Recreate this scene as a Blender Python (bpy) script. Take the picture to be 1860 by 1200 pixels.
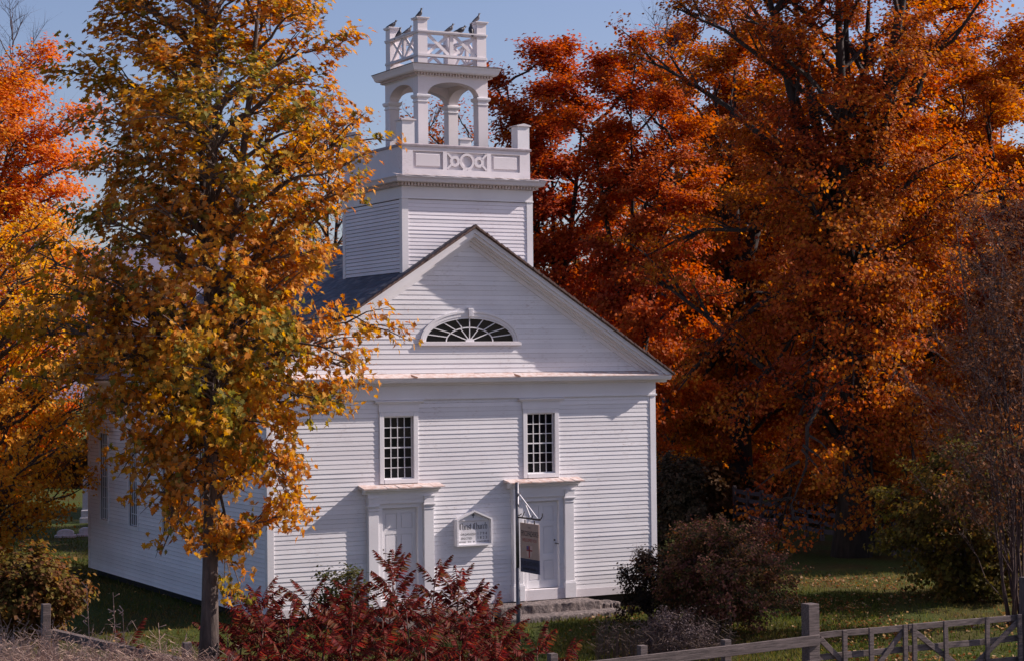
import bpy, bmesh, math, random
import numpy as np
from mathutils import Vector, Matrix
for o in list(bpy.data.objects): bpy.data.objects.remove(o)
S = bpy.context.scene
COL = S.collection
rad = math.radians

# ------------------------------------------------------------------ camera
CAM_P = (-21.9718, -42.9708, 5.7717)
YAW, PITCH, ROLL, FPX = -.4941, .0187, -.0104, 3582.57
_c, _s = math.cos(YAW), math.sin(YAW)
F0 = Vector((-_s, _c, 0)); R0 = Vector((_c, _s, 0)); U0 = Vector((0, 0, 1))
FW = math.cos(PITCH)*F0 + math.sin(PITCH)*U0
U1 = -math.sin(PITCH)*F0 + math.cos(PITCH)*U0
RT = math.cos(ROLL)*R0 + math.sin(ROLL)*U1
UP = -math.sin(ROLL)*R0 + math.cos(ROLL)*U1
cd = bpy.data.cameras.new('camera'); cam = bpy.data.objects.new('camera', cd); COL.objects.link(cam)
M = Matrix.Identity(4)
for i in range(3):
    M[i][0] = RT[i]; M[i][1] = UP[i]; M[i][2] = -FW[i]; M[i][3] = CAM_P[i]
cam.matrix_world = M
cd.sensor_fit = 'HORIZONTAL'; cd.sensor_width = 36; cd.lens = 36*FPX/1860
cd.clip_start = .5; cd.clip_end = 3000
S.camera = cam
def at(u, v, d):
    "surveyed world point for a bearing of the reference view and a distance along the axis"
    return Vector(CAM_P) + (FW + RT*((u-930)/FPX) + UP*((600-v)/FPX))*d
# ------------------------------------------------------------------ world, sun, exposure
SUN_AZ, SUN_EL = rad(76.3), rad(34)          # azimuth from -y towards +x
TO_SUN = Vector((math.cos(SUN_EL)*math.sin(SUN_AZ), -math.cos(SUN_EL)*math.cos(SUN_AZ), math.sin(SUN_EL)))
W = bpy.data.worlds.new('World'); S.world = W; W.use_nodes = True
nt = W.node_tree; bg = nt.nodes['Background']
sky = nt.nodes.new('ShaderNodeTexSky'); sky.sky_type = 'NISHITA'; sky.sun_disc = False
sky.sun_elevation = SUN_EL
sky.sun_rotation = math.atan2(TO_SUN.x, TO_SUN.y)
sky.air_density = 1.0; sky.dust_density = 1.6; sky.ozone_density = 2.2; sky.altitude = 300
tint = nt.nodes.new('ShaderNodeMix'); tint.data_type = 'RGBA'; tint.blend_type = 'MULTIPLY'; tint.inputs[0].default_value = 1
tint.inputs[7].default_value = (1.05, .955, 1.08, 1)      # lilac cast of the old film, all over the sky
nt.links.new(sky.outputs[0], tint.inputs[6]); nt.links.new(tint.outputs[2], bg.inputs[0]); bg.inputs[1].default_value = .080
sd = bpy.data.lights.new('sun', 'SUN'); so = bpy.data.objects.new('sun', sd); COL.objects.link(so)
sd.energy = 4.7; sd.angle = rad(.5); sd.color = (1, .87, .80)
so.rotation_euler = TO_SUN.to_track_quat('Z', 'Y').to_euler(); so.location = (30, -20, 40)
S.view_settings.view_transform = 'Standard'; S.view_settings.look = 'None'
S.view_settings.exposure = .52; S.view_settings.gamma = 1
S.view_settings.use_curve_mapping = False

# ------------------------------------------------------------------ materials
def newmat(name):
    m = bpy.data.materials.new(name); m.use_nodes = True
    t = m.node_tree; b = t.nodes['Principled BSDF']
    return m, t, b
def N(t, k, **kw):
    n = t.nodes.new('ShaderNode'+k)
    for a, v in kw.items():
        if a.startswith('i_'):
            n.inputs[a[2:].replace('_', ' ')].default_value = v
        else: setattr(n, a, v)
    return n
def ramp(t, fac, stops):
    r = t.nodes.new('ShaderNodeValToRGB'); e = r.color_ramp.elements
    while len(e) < len(stops): e.new(.5)
    for x, (p, c) in zip(e, stops): x.position = p; x.color = (*c, 1)
    t.links.new(fac, r.inputs[0]); return r
def mix(t, fac, a, b):
    n = t.nodes.new('ShaderNodeMix'); n.data_type = 'RGBA'
    for s, v in ((0, fac), (6, a), (7, b)):
        if hasattr(v, 'is_output'): t.links.new(v, n.inputs[s])
        elif s == 0: n.inputs[0].default_value = v
        else: n.inputs[s].default_value = (*v, 1)
    return n.outputs[2]
def noise(t, scale, detail=5, rough=.6, stretch=None, coord='Object'):
    tc = t.nodes.new('ShaderNodeTexCoord'); src = tc.outputs[coord]
    if stretch:
        mp = t.nodes.new('ShaderNodeMapping'); mp.inputs['Scale'].default_value = stretch
        t.links.new(src, mp.inputs[0]); src = mp.outputs[0]
    n = t.nodes.new('ShaderNodeTexNoise'); n.inputs['Scale'].default_value = scale
    n.inputs['Detail'].default_value = detail; n.inputs['Roughness'].default_value = rough
    t.links.new(src, n.inputs['Vector']); return n.outputs['Fac']
def bump(t, b, h, s, d=.02):
    n = t.nodes.new('ShaderNodeBump'); n.inputs['Strength'].default_value = s; n.inputs['Distance'].default_value = d
    t.links.new(h, n.inputs['Height']); t.links.new(n.outputs[0], b.inputs['Normal'])
def paint(name, base, dirt, amt=.35, rough=.55):
    "weathered paint: per-board tone, streaky grime and bare patches"
    m, t, b = newmat(name)
    oi = t.nodes.new('ShaderNodeObjectInfo')
    tone = ramp(t, oi.outputs['Random'], [(0, tuple(c*.88 for c in base)), (1, base)]).outputs[0]
    n1 = noise(t, 1.3, 6, .65, (1, 1, .7)); r1 = ramp(t, n1, [(.45, (0, 0, 0)), (.75, (1, 1, 1))]).outputs[0]
    n2 = noise(t, 22, 4, .7, (.35, 1, 1.4)); r2 = ramp(t, n2, [(.53, (0, 0, 0)), (.70, (1, 1, 1))]).outputs[0]
    mm = t.nodes.new('ShaderNodeMath'); mm.operation = 'MULTIPLY'; t.links.new(r1, mm.inputs[0]); t.links.new(r2, mm.inputs[1])
    m3 = t.nodes.new('ShaderNodeMath'); m3.operation = 'MULTIPLY'; t.links.new(mm.outputs[0], m3.inputs[0]); m3.inputs[1].default_value = amt
    c = mix(t, m3.outputs[0], tone, dirt)
    n4 = noise(t, .8, 3, .5); r4 = ramp(t, n4, [(.3, (.90, .89, .90)), (.7, (1, 1, 1))]).outputs[0]
    q = t.nodes.new('ShaderNodeMix'); q.data_type = 'RGBA'; q.blend_type = 'MULTIPLY'; q.inputs[0].default_value = 1
    t.links.new(c, q.inputs[6]); t.links.new(r4, q.inputs[7])
    t.links.new(q.outputs[2], b.inputs['Base Color']); b.inputs['Roughness'].default_value = rough
    bump(t, b, n2, .15, .006)
    return m
WHITE = paint('white_paint', (.82, .81, .83), (.36, .27, .23), 1.0)
TRIM = paint('white_trim_paint', (.82, .81, .83), (.42, .32, .27), .4)
OLD = paint('peeling_white_paint', (.76, .72, .74), (.30, .20, .16), .95)
def simple(name, c1, c2, scale, rough=.8, stretch=None, bs=0, bd=.02, metal=0, lo=.35, hi=.65):
    m, t, b = newmat(name)
    n = noise(t, scale, 7, .65, stretch)
    t.links.new(ramp(t, n, [(lo, c1), (hi, c2)]).outputs[0], b.inputs['Base Color'])
    b.inputs['Roughness'].default_value = rough; b.inputs['Metallic'].default_value = metal
    if bs: bump(t, b, n, bs, bd)
    return m
FLASH = simple('rusty_flashing', (.62, .54, .52), (.40, .19, .12), 7, .6, (1, 1, 3), lo=.45, hi=.72)
GLASS, t, b = newmat('old_window_glass'); b.inputs['Base Color'].default_value = (.006, .007, .01, 1)
b.inputs['Roughness'].default_value = .08; b.inputs['IOR'].default_value = 1.3
bump(t, b, noise(t, 3.0, 2), .08, .02)
GAPSHADE = simple('gap_shade_sheathing', (.10, .08, .075), (.06, .05, .045), 6, .9)  # wall backing coloured dark to paint the shadow lines between clapboards
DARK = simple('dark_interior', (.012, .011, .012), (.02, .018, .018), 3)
SHINGLE, t, b = newmat('slate_shingles')
oi = N(t, 'NewGeometry'); n = noise(t, 9, 5)
a = ramp(t, oi.outputs['Random Per Island'], [(0, (.055, .062, .09)), (.6, (.09, .098, .13)), (1, (.15, .15, .175))]).outputs[0]
t.links.new(mix(t, ramp(t, n, [(.4, (0, 0, 0)), (.8, (.6, .6, .6))]).outputs[0], a, (.085, .06, .045)), b.inputs['Base Color']); b.inputs['Roughness'].default_value = .7
ROOFEDGE = simple('brown_roof_edge', (.17, .10, .08), (.07, .045, .04), 14, .85)
STONE = simple('granite', (.25, .20, .185), (.10, .08, .078), 11, .9, None, 1, .08)
FOUND = simple('dark_foundation', (.016, .014, .014), (.034, .028, .028), 3, .9, (1, 1, 4), .5)
GRAYWOOD = simple('weathered_wood', (.17, .13, .122), (.06, .045, .043), 7, .9, (.5, 4, 5), .7, .015)
DARKWOOD = simple('dark_weathered_wood', (.10, .08, .085), (.045, .036, .04), 9, .9, (1, 4, .6), .5, .01)
STEEL = simple('galvanised_steel', (.10, .10, .115), (.19, .19, .21), 30, .45, (1, 1, .2), 0, 0, .5)
IRON = simple('dark_iron', (.03, .025, .028), (.07, .045, .035), 30, .6)
BARK = simple('maple_bark', (.12, .088, .075), (.05, .036, .032), 9, .95, (1, 1, .22), 1, .05)
BARKD = simple('dark_bark', (.045, .034, .031), (.02, .015, .014), 7, .95, (1, 1, .22), .8, .05)
TWIG = simple('red_brown_twigs', (.10, .055, .05), (.055, .033, .033), 6, .9)
TWIGGREY = simple('grey_twigs', (.10, .082, .088), (.06, .05, .055), 6, .9)
GRAVE = simple('pale_marble', (.62, .60, .61), (.45, .43, .43), 8, .6)
INK = simple('black_lettering', (.015, .013, .02), (.03, .026, .035), 40)
REDINK = simple('red_lettering', (.42, .055, .05), (.34, .05, .05), 40)
SIGNP = simple('faded_cream_sign', (.50, .37, .31), (.45, .33, .28), 9)
SIGNB = simple('faded_blue_sign', (.055, .06, .12), (.04, .045, .085), 9)
BLUE = simple('blue_paint', (.12, .10, .26), (.10, .085, .22), 9)
SHIELD = simple('shield_white', (.62, .47, .42), (.57, .43, .38), 9)
BIRD = simple('pigeon_feathers', (.028, .028, .036), (.06, .058, .07), 14, .5)
BIRDL = simple('pigeon_grey', (.10, .095, .11), (.16, .15, .16), 14, .6)
BEAK = simple('beak', (.05, .04, .04), (.08, .06, .06), 9)
def leafmat(name, trans=.5, rough=.65):
    "leaf colour is stored per leaf; thin-leaf translucency lets light through"
    m = bpy.data.materials.new(name); m.use_nodes = True; t = m.node_tree
    b = t.nodes['Principled BSDF']; out = t.nodes['Material Output']
    at_ = N(t, 'Attribute', attribute_name='leaf_colour')
    b.inputs['Roughness'].default_value = rough; b.inputs['Specular IOR Level'].default_value = .12
    tr = N(t, 'BsdfTranslucent'); ms = N(t, 'MixShader'); ms.inputs[0].default_value = trans
    hs = N(t, 'HueSaturation'); hs.inputs['Saturation'].default_value = 1.12; hs.inputs['Value'].default_value = 1.15
    t.links.new(at_.outputs['Color'], b.inputs['Base Color']); t.links.new(at_.outputs['Color'], hs.inputs['Color'])
    t.links.new(hs.outputs[0], tr.inputs[0]); t.links.new(b.outputs[0], ms.inputs[1]); t.links.new(tr.outputs[0], ms.inputs[2])
    t.links.new(ms.outputs[0], out.inputs[0]); return m
LEAF = leafmat('autumn_leaves'); LEAFD = leafmat('dry_leaves', .25, .75)
# lawn
LAWN, t, b = newmat('lawn')
n1 = noise(t, .45, 6, .6); n2 = noise(t, 9, 6, .75)
g = ramp(t, n2, [(.3, (.028, .042, .009)), (.55, (.065, .082, .018)), (.75, (.105, .10, .034))]).outputs[0]
l = ramp(t, n2, [(.35, (.045, .030, .012)), (.7, (.12, .065, .025))]).outputs[0]
t.links.new(mix(t, ramp(t, n1, [(.45, (0, 0, 0)), (.68, (.75, .75, .75))]).outputs[0], g, l), b.inputs['Base Color'])
b.inputs['Roughness'].default_value = .95; b.inputs['Specular IOR Level'].default_value = .1; bump(t, b, n2, .8, .06)
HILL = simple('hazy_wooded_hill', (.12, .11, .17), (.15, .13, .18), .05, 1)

# ------------------------------------------------------------------ mesh helpers
class MB:
    def __init__(s): s.v = []; s.f = []
    def add(s, vs, fs):
        n = len(s.v); s.v += [tuple(p) for p in vs]; s.f += [tuple(i+n for i in q) for q in fs]; return s
    def box(s, x0, x1, y0, y1, z0, z1):
        return s.add([(x0,y0,z0),(x1,y0,z0),(x1,y1,z0),(x0,y1,z0),(x0,y0,z1),(x1,y0,z1),(x1,y1,z1),(x0,y1,z1)],
                     [(0,3,2,1),(4,5,6,7),(0,1,5,4),(1,2,6,5),(2,3,7,6),(3,0,4,7)])
    def bar(s, a, b, w, h, up=(0,0,1)):
        "square bar from a to b; w across, h along up"
        a = Vector(a); b = Vector(b); d = (b-a).normalized(); u = Vector(up); sd_ = d.cross(u).normalized(); u = sd_.cross(d)
        q = [sd_*(i*w/2)+u*(j*h/2) for i, j in ((-1,-1),(1,-1),(1,1),(-1,1))]
        return s.add([a+k for k in q]+[b+k for k in q], [(0,1,2,3),(7,6,5,4),(0,4,5,1),(1,5,6,2),(2,6,7,3),(3,7,4,0)])
    def prism(s, poly, fn, d0, d1):
        "polygon (2d list) extruded from depth d0 to d1; fn(a,b,d) -> point"
        n = len(poly)
        return s.add([fn(a,b,d0) for a,b in poly]+[fn(a,b,d1) for a,b in poly],
                     [tuple(range(n))[::-1], tuple(range(n,2*n))]+[(i,(i+1)%n,(i+1)%n+n,i+n) for i in range(n)])
    def ring(s, rings):
        "loft between rings of equal count, capped"
        n = len(rings[0]); vs = [p for r in rings for p in r]; fs = []
        for k in range(len(rings)-1):
            for i in range(n): fs.append((k*n+i, k*n+(i+1)%n, (k+1)*n+(i+1)%n, (k+1)*n+i))
        fs += [tuple(range(n))[::-1], tuple(range((len(rings)-1)*n, len(rings)*n))]
        return s.add(vs, fs)
    def tube(s, path, radii, n=6, wob=0, rng=None):
        P = [Vector(p) for p in path]; rings = []
        u = None
        for i, p in enumerate(P):
            d = (P[min(i+1,len(P)-1)]-P[max(i-1,0)])
            if d.length < 1e-9: d = Vector((0,0,1))
            d.normalize()
            if u is None: u = d.orthogonal().normalized()
            u = (u-d*u.dot(d)).normalized() if (u-d*u.dot(d)).length > 1e-6 else d.orthogonal().normalized()
            w = d.cross(u); r = radii[i] if hasattr(radii, '__len__') else radii
            rr = []
            for k in range(n):
                a = 2*math.pi*k/n; q = r*(1+(rng.uniform(-wob,wob) if wob else 0))
                rr.append(p+(u*math.cos(a)+w*math.sin(a))*q)
            rings.append(rr)
        return s.ring(rings)
    def build(s, name, mat, parent=None, smooth=False, loc=None, data=None):
        me = data or bpy.data.meshes.new(name)
        if not data:
            me.from_pydata(s.v, [], s.f); me.materials.append(mat)
            bm = bmesh.new(); bm.from_mesh(me); bmesh.ops.recalc_face_normals(bm, faces=bm.faces); bm.to_mesh(me); bm.free()
            if smooth: me.polygons.foreach_set('use_smooth', [True]*len(me.polygons))
        o = bpy.data.objects.new(name, me); COL.objects.link(o); o.parent = parent
        if loc: o.location = loc
        return o
def tag(o, label=None, cat=None, group=None, kind=None):
    for k, v in (('label', label), ('category', cat), ('group', group), ('kind', kind)):
        if v: o[k] = v
    return o
def empty(name, loc, label, cat, group=None, rz=0):
    o = bpy.data.objects.new(name, None); COL.objects.link(o); o.location = loc; o.rotation_euler = (0, 0, rz)
    o.empty_display_size = .3
    return tag(o, label, cat, group)
def inst(src, parent, name=None, loc=(0,0,0), rot=(0,0,0), scale=(1,1,1)):
    o = bpy.data.objects.new(name or src.name.split('.')[0], src.data); COL.objects.link(o); o.parent = parent
    o.location = loc; o.rotation_euler = rot; o.scale = scale; return o
def bevel(o, w, seg=1):
    m = o.modifiers.new('bevel', 'BEVEL'); m.width = w; m.segments = seg; m.limit_method = 'ANGLE'; return o
XZ = lambda a, b, d: (a, d, b)
YZ = lambda a, b, d: (d, a, b)
XY = lambda a, b, d: (a, b, d)

def scatter_mesh(name, tv, tf, pos, axx, axy, axz, size, colour, mat, parent=None):
    "many copies of a small template (tv,tf) merged in one mesh, with one colour per copy"
    tv = np.asarray(tv, np.float32); n = len(pos); k = len(tv)
    V = (pos[:, None, :] + size[:, None, None]*(tv[None, :, 0, None]*axx[:, None, :] + tv[None, :, 1, None]*axy[:, None, :] + tv[None, :, 2, None]*axz[:, None, :])).reshape(-1, 3)
    lens = np.array([len(q) for q in tf]); flat = np.concatenate([np.array(q) for q in tf])
    loops = (np.arange(n)[:, None]*k + flat[None, :]).reshape(-1)
    tot = np.tile(lens, n); start = np.concatenate([[0], np.cumsum(tot)[:-1]])
    me = bpy.data.meshes.new(name)
    me.vertices.add(len(V)); me.vertices.foreach_set('co', V.astype(np.float32).ravel())
    me.loops.add(len(loops)); me.loops.foreach_set('vertex_index', loops.astype(np.int32))
    me.polygons.add(len(tot)); me.polygons.foreach_set('loop_start', start.astype(np.int32)); me.polygons.foreach_set('loop_total', tot.astype(np.int32))
    if colour is not None:
        ca = me.color_attributes.new('leaf_colour', 'FLOAT_COLOR', 'POINT')
        c4 = np.ones((n, k, 4), np.float32); c4[:, :, :3] = colour[:, None, :]
        ca.data.foreach_set('color', c4.ravel())
    me.update(calc_edges=True); me.materials.append(mat)
    o = bpy.data.objects.new(name, me); COL.objects.link(o); o.parent = parent
    return o
def unit(a): return a/np.maximum(np.linalg.norm(a, axis=-1, keepdims=True), 1e-9)
def frames(rs, n, normal_bias, spread, tip_bias=None):
    "random leaf frames: z = normal around a bias, y = tip direction"
    nz = unit(np.asarray(normal_bias)+rs.normal(0, spread, (n, 3)))
    t_ = rs.normal(0, 1, (n, 3)) if tip_bias is None else np.asarray(tip_bias)+rs.normal(0, .6, (n, 3))
    y = unit(t_-nz*(t_*nz).sum(1, keepdims=True)); x = np.cross(y, nz)
    return x, y, nz
H_ = [(0,0,0),(.26,-.06,.03),(.20,.16,.03),(.52,.30,.10),(.28,.42,.05),(.32,.64,.06),(.12,.60,.02),(0,1,-.06)]
MAPLE_V = H_ + [(-x,y,z) for x,y,z in H_[1:-1]]
MAPLE_F = [(0,1,2),(0,2,4,7),(2,3,4),(4,5,6),(4,6,7), (0,9,8),(0,7,11,9),(9,11,10),(11,13,12),(11,7,13)]
FAR_V = [(0,0,0),(.46,.42,.1),(.08,1,-.05),(-.44,.5,.1)]; FAR_F = [(0,1,2),(0,2,3)]

# ------------------------------------------------------------------ ground and hills
def gz(x, y):
    z = -.36
    z += -.022*max(0, min(9, -y-1))                        # falls gently in front of the church
    z += .10*math.sin(x*.21+1)*math.sin(y*.17) * (1 if (abs(x) > 8 or y < -3) else .25)
    if x < -4 and y > -3: z += .25*min(1, (-4-x)/1.2)*max(0, min(1, (x+12)/4))*min(1, (y+3)/3)
    d = math.hypot(x+21.97, y+42.97)
    if d < 22: z += (22-d)*.12                             # road bank near the viewpoint
    return z
bm = MB(); gx = sorted(set([-700,-400,-250,-150,-100,-80]+list(range(-64,66,2))+[80,110,160,250,400,700])); gy = sorted(set([-120,-90,-70]+list(range(-60,82,2))+[95,120,160,250,400,700,1100]))
for yy in gy:
    for xx in gx: bm.v.append((xx, yy, gz(xx, yy)))
nx = len(gx)
for j in range(len(gy)-1):
    for i in range(nx-1): bm.f.append((j*nx+i, j*nx+i+1, (j+1)*nx+i+1, (j+1)*nx+i))
tag(bm.build('ground', LAWN, smooth=True), kind='structure')
bm = MB(); rxs = list(range(-90, 92, 3)); rys = [-19, -22, -25, -28, -31, -34, -37, -40, -43, -46, -49, -52, -55, -58]
for yy in rys:
    for xx in rxs: bm.v.append((xx, yy, gz(xx, yy)+.06))
for j in range(len(rys)-1):
    for i in range(len(rxs)-1): bm.f.append((j*len(rxs)+i, j*len(rxs)+i+1, (j+1)*len(rxs)+i+1, (j+1)*len(rxs)+i))
tag(bm.build('bounce_road', simple('pale_bounce_gravel', (.52, .47, .45), (.42, .38, .36), 2, .95), smooth=True), kind='structure')  # unseen pale ground, added to bounce sunlight onto the shaded church front
hb = MB(); hr = random.Random(4); prof = []
for k in range(61):
    a = rad(-35+k*2.0); d = 620
    prof.append((CAM_P[0]+d*math.sin(a), CAM_P[1]+d*math.cos(a), 38+16*math.sin(k*.33)+9*math.sin(k*.9+1)))
hv = []
for (x, y, h) in prof:
    ux, uy = (x-CAM_P[0])/620, (y-CAM_P[1])/620
    hv += [(x-ux*160, y-uy*160, -2), (x-ux*60, y-uy*60, h*.66), (x, y, h), (x+ux*120, y+uy*120, -2)]
hf = []
for k in range(60):
    for q in range(3): hf.append((k*4+q, k*4+q+1, (k+1)*4+q+1, (k+1)*4+q))
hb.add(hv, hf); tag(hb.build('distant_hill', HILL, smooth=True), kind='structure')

# ------------------------------------------------------------------ church
HW, D = 5.3, 14.5
ZF, ZC = 5.04, 5.55            # frieze bottom, cornice top
SL = (9.2-5.60)/5.65           # roof slope
OH = .337                      # overhang
ch = empty('church', (0, 0, 0), 'white clapboard church with square belfry tower and gabled front', 'church')
rb = random.Random(7)
def roof_z(x): return 9.2-SL*abs(x)
def clap_front(parent, x0, x1, z, h, y, sl=None, side=0, sr=None, mat=WHITE):
    "one clapboard on a wall facing -y; ends may be cut to the slope given as x-functions of z"
    j = rb.uniform(-.0015, .0015); t0, t1 = .0145+rb.uniform(-.003, .003), .003
    dz0 = rb.uniform(-.002, .002); dz1 = rb.uniform(-.002, .002)
    xa0, xa1 = (sl(z), sl(z+h)) if sl else (x0, x0)
    xb0, xb1 = (sr(z), sr(z+h)) if sr else (x1, x1)
    if xb0-xa0 < .03: return
    if xb1 < xa1: xa1 = xb1 = (xa1+xb1)/2
    m = MB(); hh = h-.003
    m.add([(xa0,y-t0+j,z+dz0),(xb0,y-t0+j,z+dz1),(xb1,y-t1,z+hh),(xa1,y-t1,z+hh),(xa0,y+.004,z+dz0),(xb0,y+.004,z+dz1),(xb1,y+.004,z+hh),(xa1,y+.004,z+hh)],
          [(0,1,2,3),(4,7,6,5),(0,4,5,1),(1,5,6,2),(2,6,7,3),(3,7,4,0)])
    return m.build('clapboard', mat, parent)
def split_row(z, h, x0, x1, holes):
    "free intervals of a row after cutting the rectangular holes"
    iv = [(x0, x1)]
    for (a, b, c, d) in holes:
        if z+h*.5 > c and z+h*.5 < d:
            nv = []
            for p, q in iv:
                if b <= p or a >= q: nv.append((p, q)); continue
                if a > p: nv.append((p, a))
                if b < q: nv.append((b, q))
            iv = nv
    return iv
WX, DX = 1.95, 1.95
# front wall with real openings for windows and doors (built from plain panels round the holes)
m = MB()
op = [(-WX-.40, -WX+.40, 3.12, 4.66), (WX-.40, WX+.40, 3.12, 4.66)]
dop = [(-DX-.47, -DX+.47, .28, 2.45), (DX-.47, DX+.47, .28, 2.45)]
xs = [-HW+.02, -WX-.47, -WX+.47, WX-.47, WX+.47, HW-.02]
for i in range(5):
    if i % 2 == 0: m.box(xs[i], xs[i+1], .004, .2, 0, 5.55)
    else:
        a, b_ = xs[i], xs[i+1]; c_ = (a+b_)/2
        m.box(a, b_, .004, .2, 0, .28); m.box(a, b_, .004, .2, 2.45, 3.12); m.box(a, b_, .004, .2, 4.66, 5.55)
        m.box(a, c_-.40, .004, .2, 3.12, 4.66); m.box(c_+.40, b_, .004, .2, 3.12, 4.66)
fw = m.build('front_wall', GAPSHADE, ch)
bevel(MB().box(-HW+.13, HW-.13, -.02, .003, 0, .205).build('water_table_board', OLD, ch), .004)
EXP = .1075
holes = [(s*WX-.51, s*WX+.51, 3.02, 4.99) for s in (-1, 1)]+[(s*DX-.86, s*DX+.86, -.2, 3.0) for s in (-1, 1)]
k = 0; z = .205
while z < ZF-.03:
    h = min(EXP, ZF-z)
    for (p, q) in split_row(z, h, -HW+.13, HW-.13, holes):
        L = q-p
        if L > 2.9 and rb.random() < .5:
            c_ = p+L*rb.uniform(.3, .7); clap_front(fw, p, c_-.002, z, h, 0); clap_front(fw, c_+.002, q, z, h, 0)
        else: clap_front(fw, p, q, z, h, 0)
    z += EXP
# gable wall
gw_ = MB()
for s_ in (-1, 1): gw_.prism([(s_*1.2, 5.5), (s_*HW, 5.5), (s_*(HW-.05), 5.62), (s_*1.2, 9.02-3.4*1.2/(HW-.05))], XZ, .004, .2)
gw_.box(-1.2, 1.2, .004, .2, 5.5, 6.42)
for k in range(24):
    xa, xb = -1.2+k*.1, -1.1+k*.1; hh = lambda q: 6.42+.55*math.sqrt(max(0, 1-(q/1.2)**2)); tz = lambda q: 9.02-3.4*abs(q)/(HW-.05)
    gw_.prism([(xa, hh(xa)), (xb, hh(xb)), (xb, tz(xb)), (xa, tz(xa))], XZ, .004, .2)
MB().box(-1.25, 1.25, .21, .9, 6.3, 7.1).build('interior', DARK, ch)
gwall = gw_.build('gable_wall', GAPSHADE, ch)
RAKE = .42    # depth of raking cornice + frieze below roof line (vertical)
gx_ = lambda z: (9.2-RAKE-z)/SL
ew, eh, ez = 1.36, .79, 6.36      # fan window outer half width / height / base
fanx = lambda z: ew*math.sqrt(max(0, 1-((z-ez)/eh)**2)) if z > ez else ew
z = 5.66
while z < 8.72:
    h = .1175
    if ez <= z+h*.5 < ez+eh:
        f2 = lambda q: -fanx(q)+.02; f3 = lambda q: fanx(q)-.02
        clap_front(gwall, 0, 0, z, h, 0, sl=lambda q: -gx_(q), sr=f2); clap_front(gwall, 0, 0, z, h, 0, sl=f3, sr=gx_)
    else: clap_front(gwall, 0, 0, z, h, 0, sl=lambda q: -gx_(q), sr=gx_)
    z += h
# left side wall
m = MB(); sw_y = [(12.9, .37), (10.15, .37), (4.3, .37), (7.2, .37)]; wzs = (1.50, 4.0)
ys = sorted([(y-w, y+w) for y, w in sw_y]); prev = .15
for a, b_ in ys:
    m.box(-HW+.004, -HW+.2, prev, a, 0, 5.5); m.box(-HW+.004, -HW+.2, a, b_, 0, wzs[0]); m.box(-HW+.004, -HW+.2, a, b_, wzs[1], 5.5); prev = b_
m.box(-HW+.004, -HW+.2, prev, D, 0, 5.5)
swl = m.build('side_wall', GAPSHADE, ch)
z = 0; kk = 0
while z < ZF-.03:
    h = min(EXP, ZF-z)
    for (p, q) in split_row(z, h, .13, D-.13, [(y-w-.1, y+w+.1, wzs[0]-.1, wzs[1]+.12) for y, w in sw_y]):
        t0 = .027+rb.uniform(-.004, .004); mm_ = MB()
        X = -HW
        mm_.add([(X-t0,p,z),(X-t0,q,z),(X-.003,q,z+h-.010),(X-.003,p,z+h-.010),(X+.004,p,z),(X+.004,q,z),(X+.004,q,z+h-.010),(X+.004,p,z+h-.010)],
                [(0,3,2,1),(4,5,6,7),(0,1,5,4),(1,2,6,5),(2,3,7,6),(3,0,4,7)])
        mm_.build('clapboard', WHITE, swl)
    z += EXP
# right and rear walls: lap siding profile in one mesh each (away from view)
def lap(n, h, t0=.016):
    return [(0, 0)]+[q for i in range(n) for q in ((t0, i*h), (.003, i*h+h-.0005))]+[(0, n*h)]
pr = lap(51, EXP); MB().prism([(HW+a, z_) for a, z_ in pr]+[(HW-.2, 51*EXP), (HW-.2, 0)], XZ, .13, D-.13).build('right_wall', WHITE, ch)
m = MB(); m.prism([(D+a, z_) for a, z_ in pr]+[(D-.2, 51*EXP), (D-.2, 0)], lambda a, b, d: (d, a, b), -HW+.13, HW-.13)
m.prism([(-HW, 5.5), (HW, 5.5), (0, 9.0)], XZ, D-.2, D+.004); m.build('rear_wall', WHITE, ch)
# corner boards
for sx in (-1, 1):
    for (y0, y1, sy) in ((0, .13, -1), (D-.13, D, 1)):
        m = MB(); x0 = sx*HW
        yo = -.03 if sy < 0 else D+.03
        m.box(min(x0+sx*.03, x0-sx*.14), max(x0+sx*.03, x0-sx*.14), min(yo, (0 if sy < 0 else D)-sy*.003), max(yo, (0 if sy < 0 else D)-sy*.003), .0, ZF+.01)
        m.box(min(x0+sx*.031, x0-sx*.002), max(x0+sx*.031, x0-sx*.002), min((0 if sy < 0 else D), (0 if sy < 0 else D)-sy*.14), max((0 if sy < 0 else D), (0 if sy < 0 else D)-sy*.14), 0, ZF+.01)
        bevel(m.build('corner_board', TRIM, ch), .004)
# foundation
m = MB(); m.box(-HW+.22, HW-.16, .12, D-.05, -.9, -.002); m.build('foundation', FOUND, ch)
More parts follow.
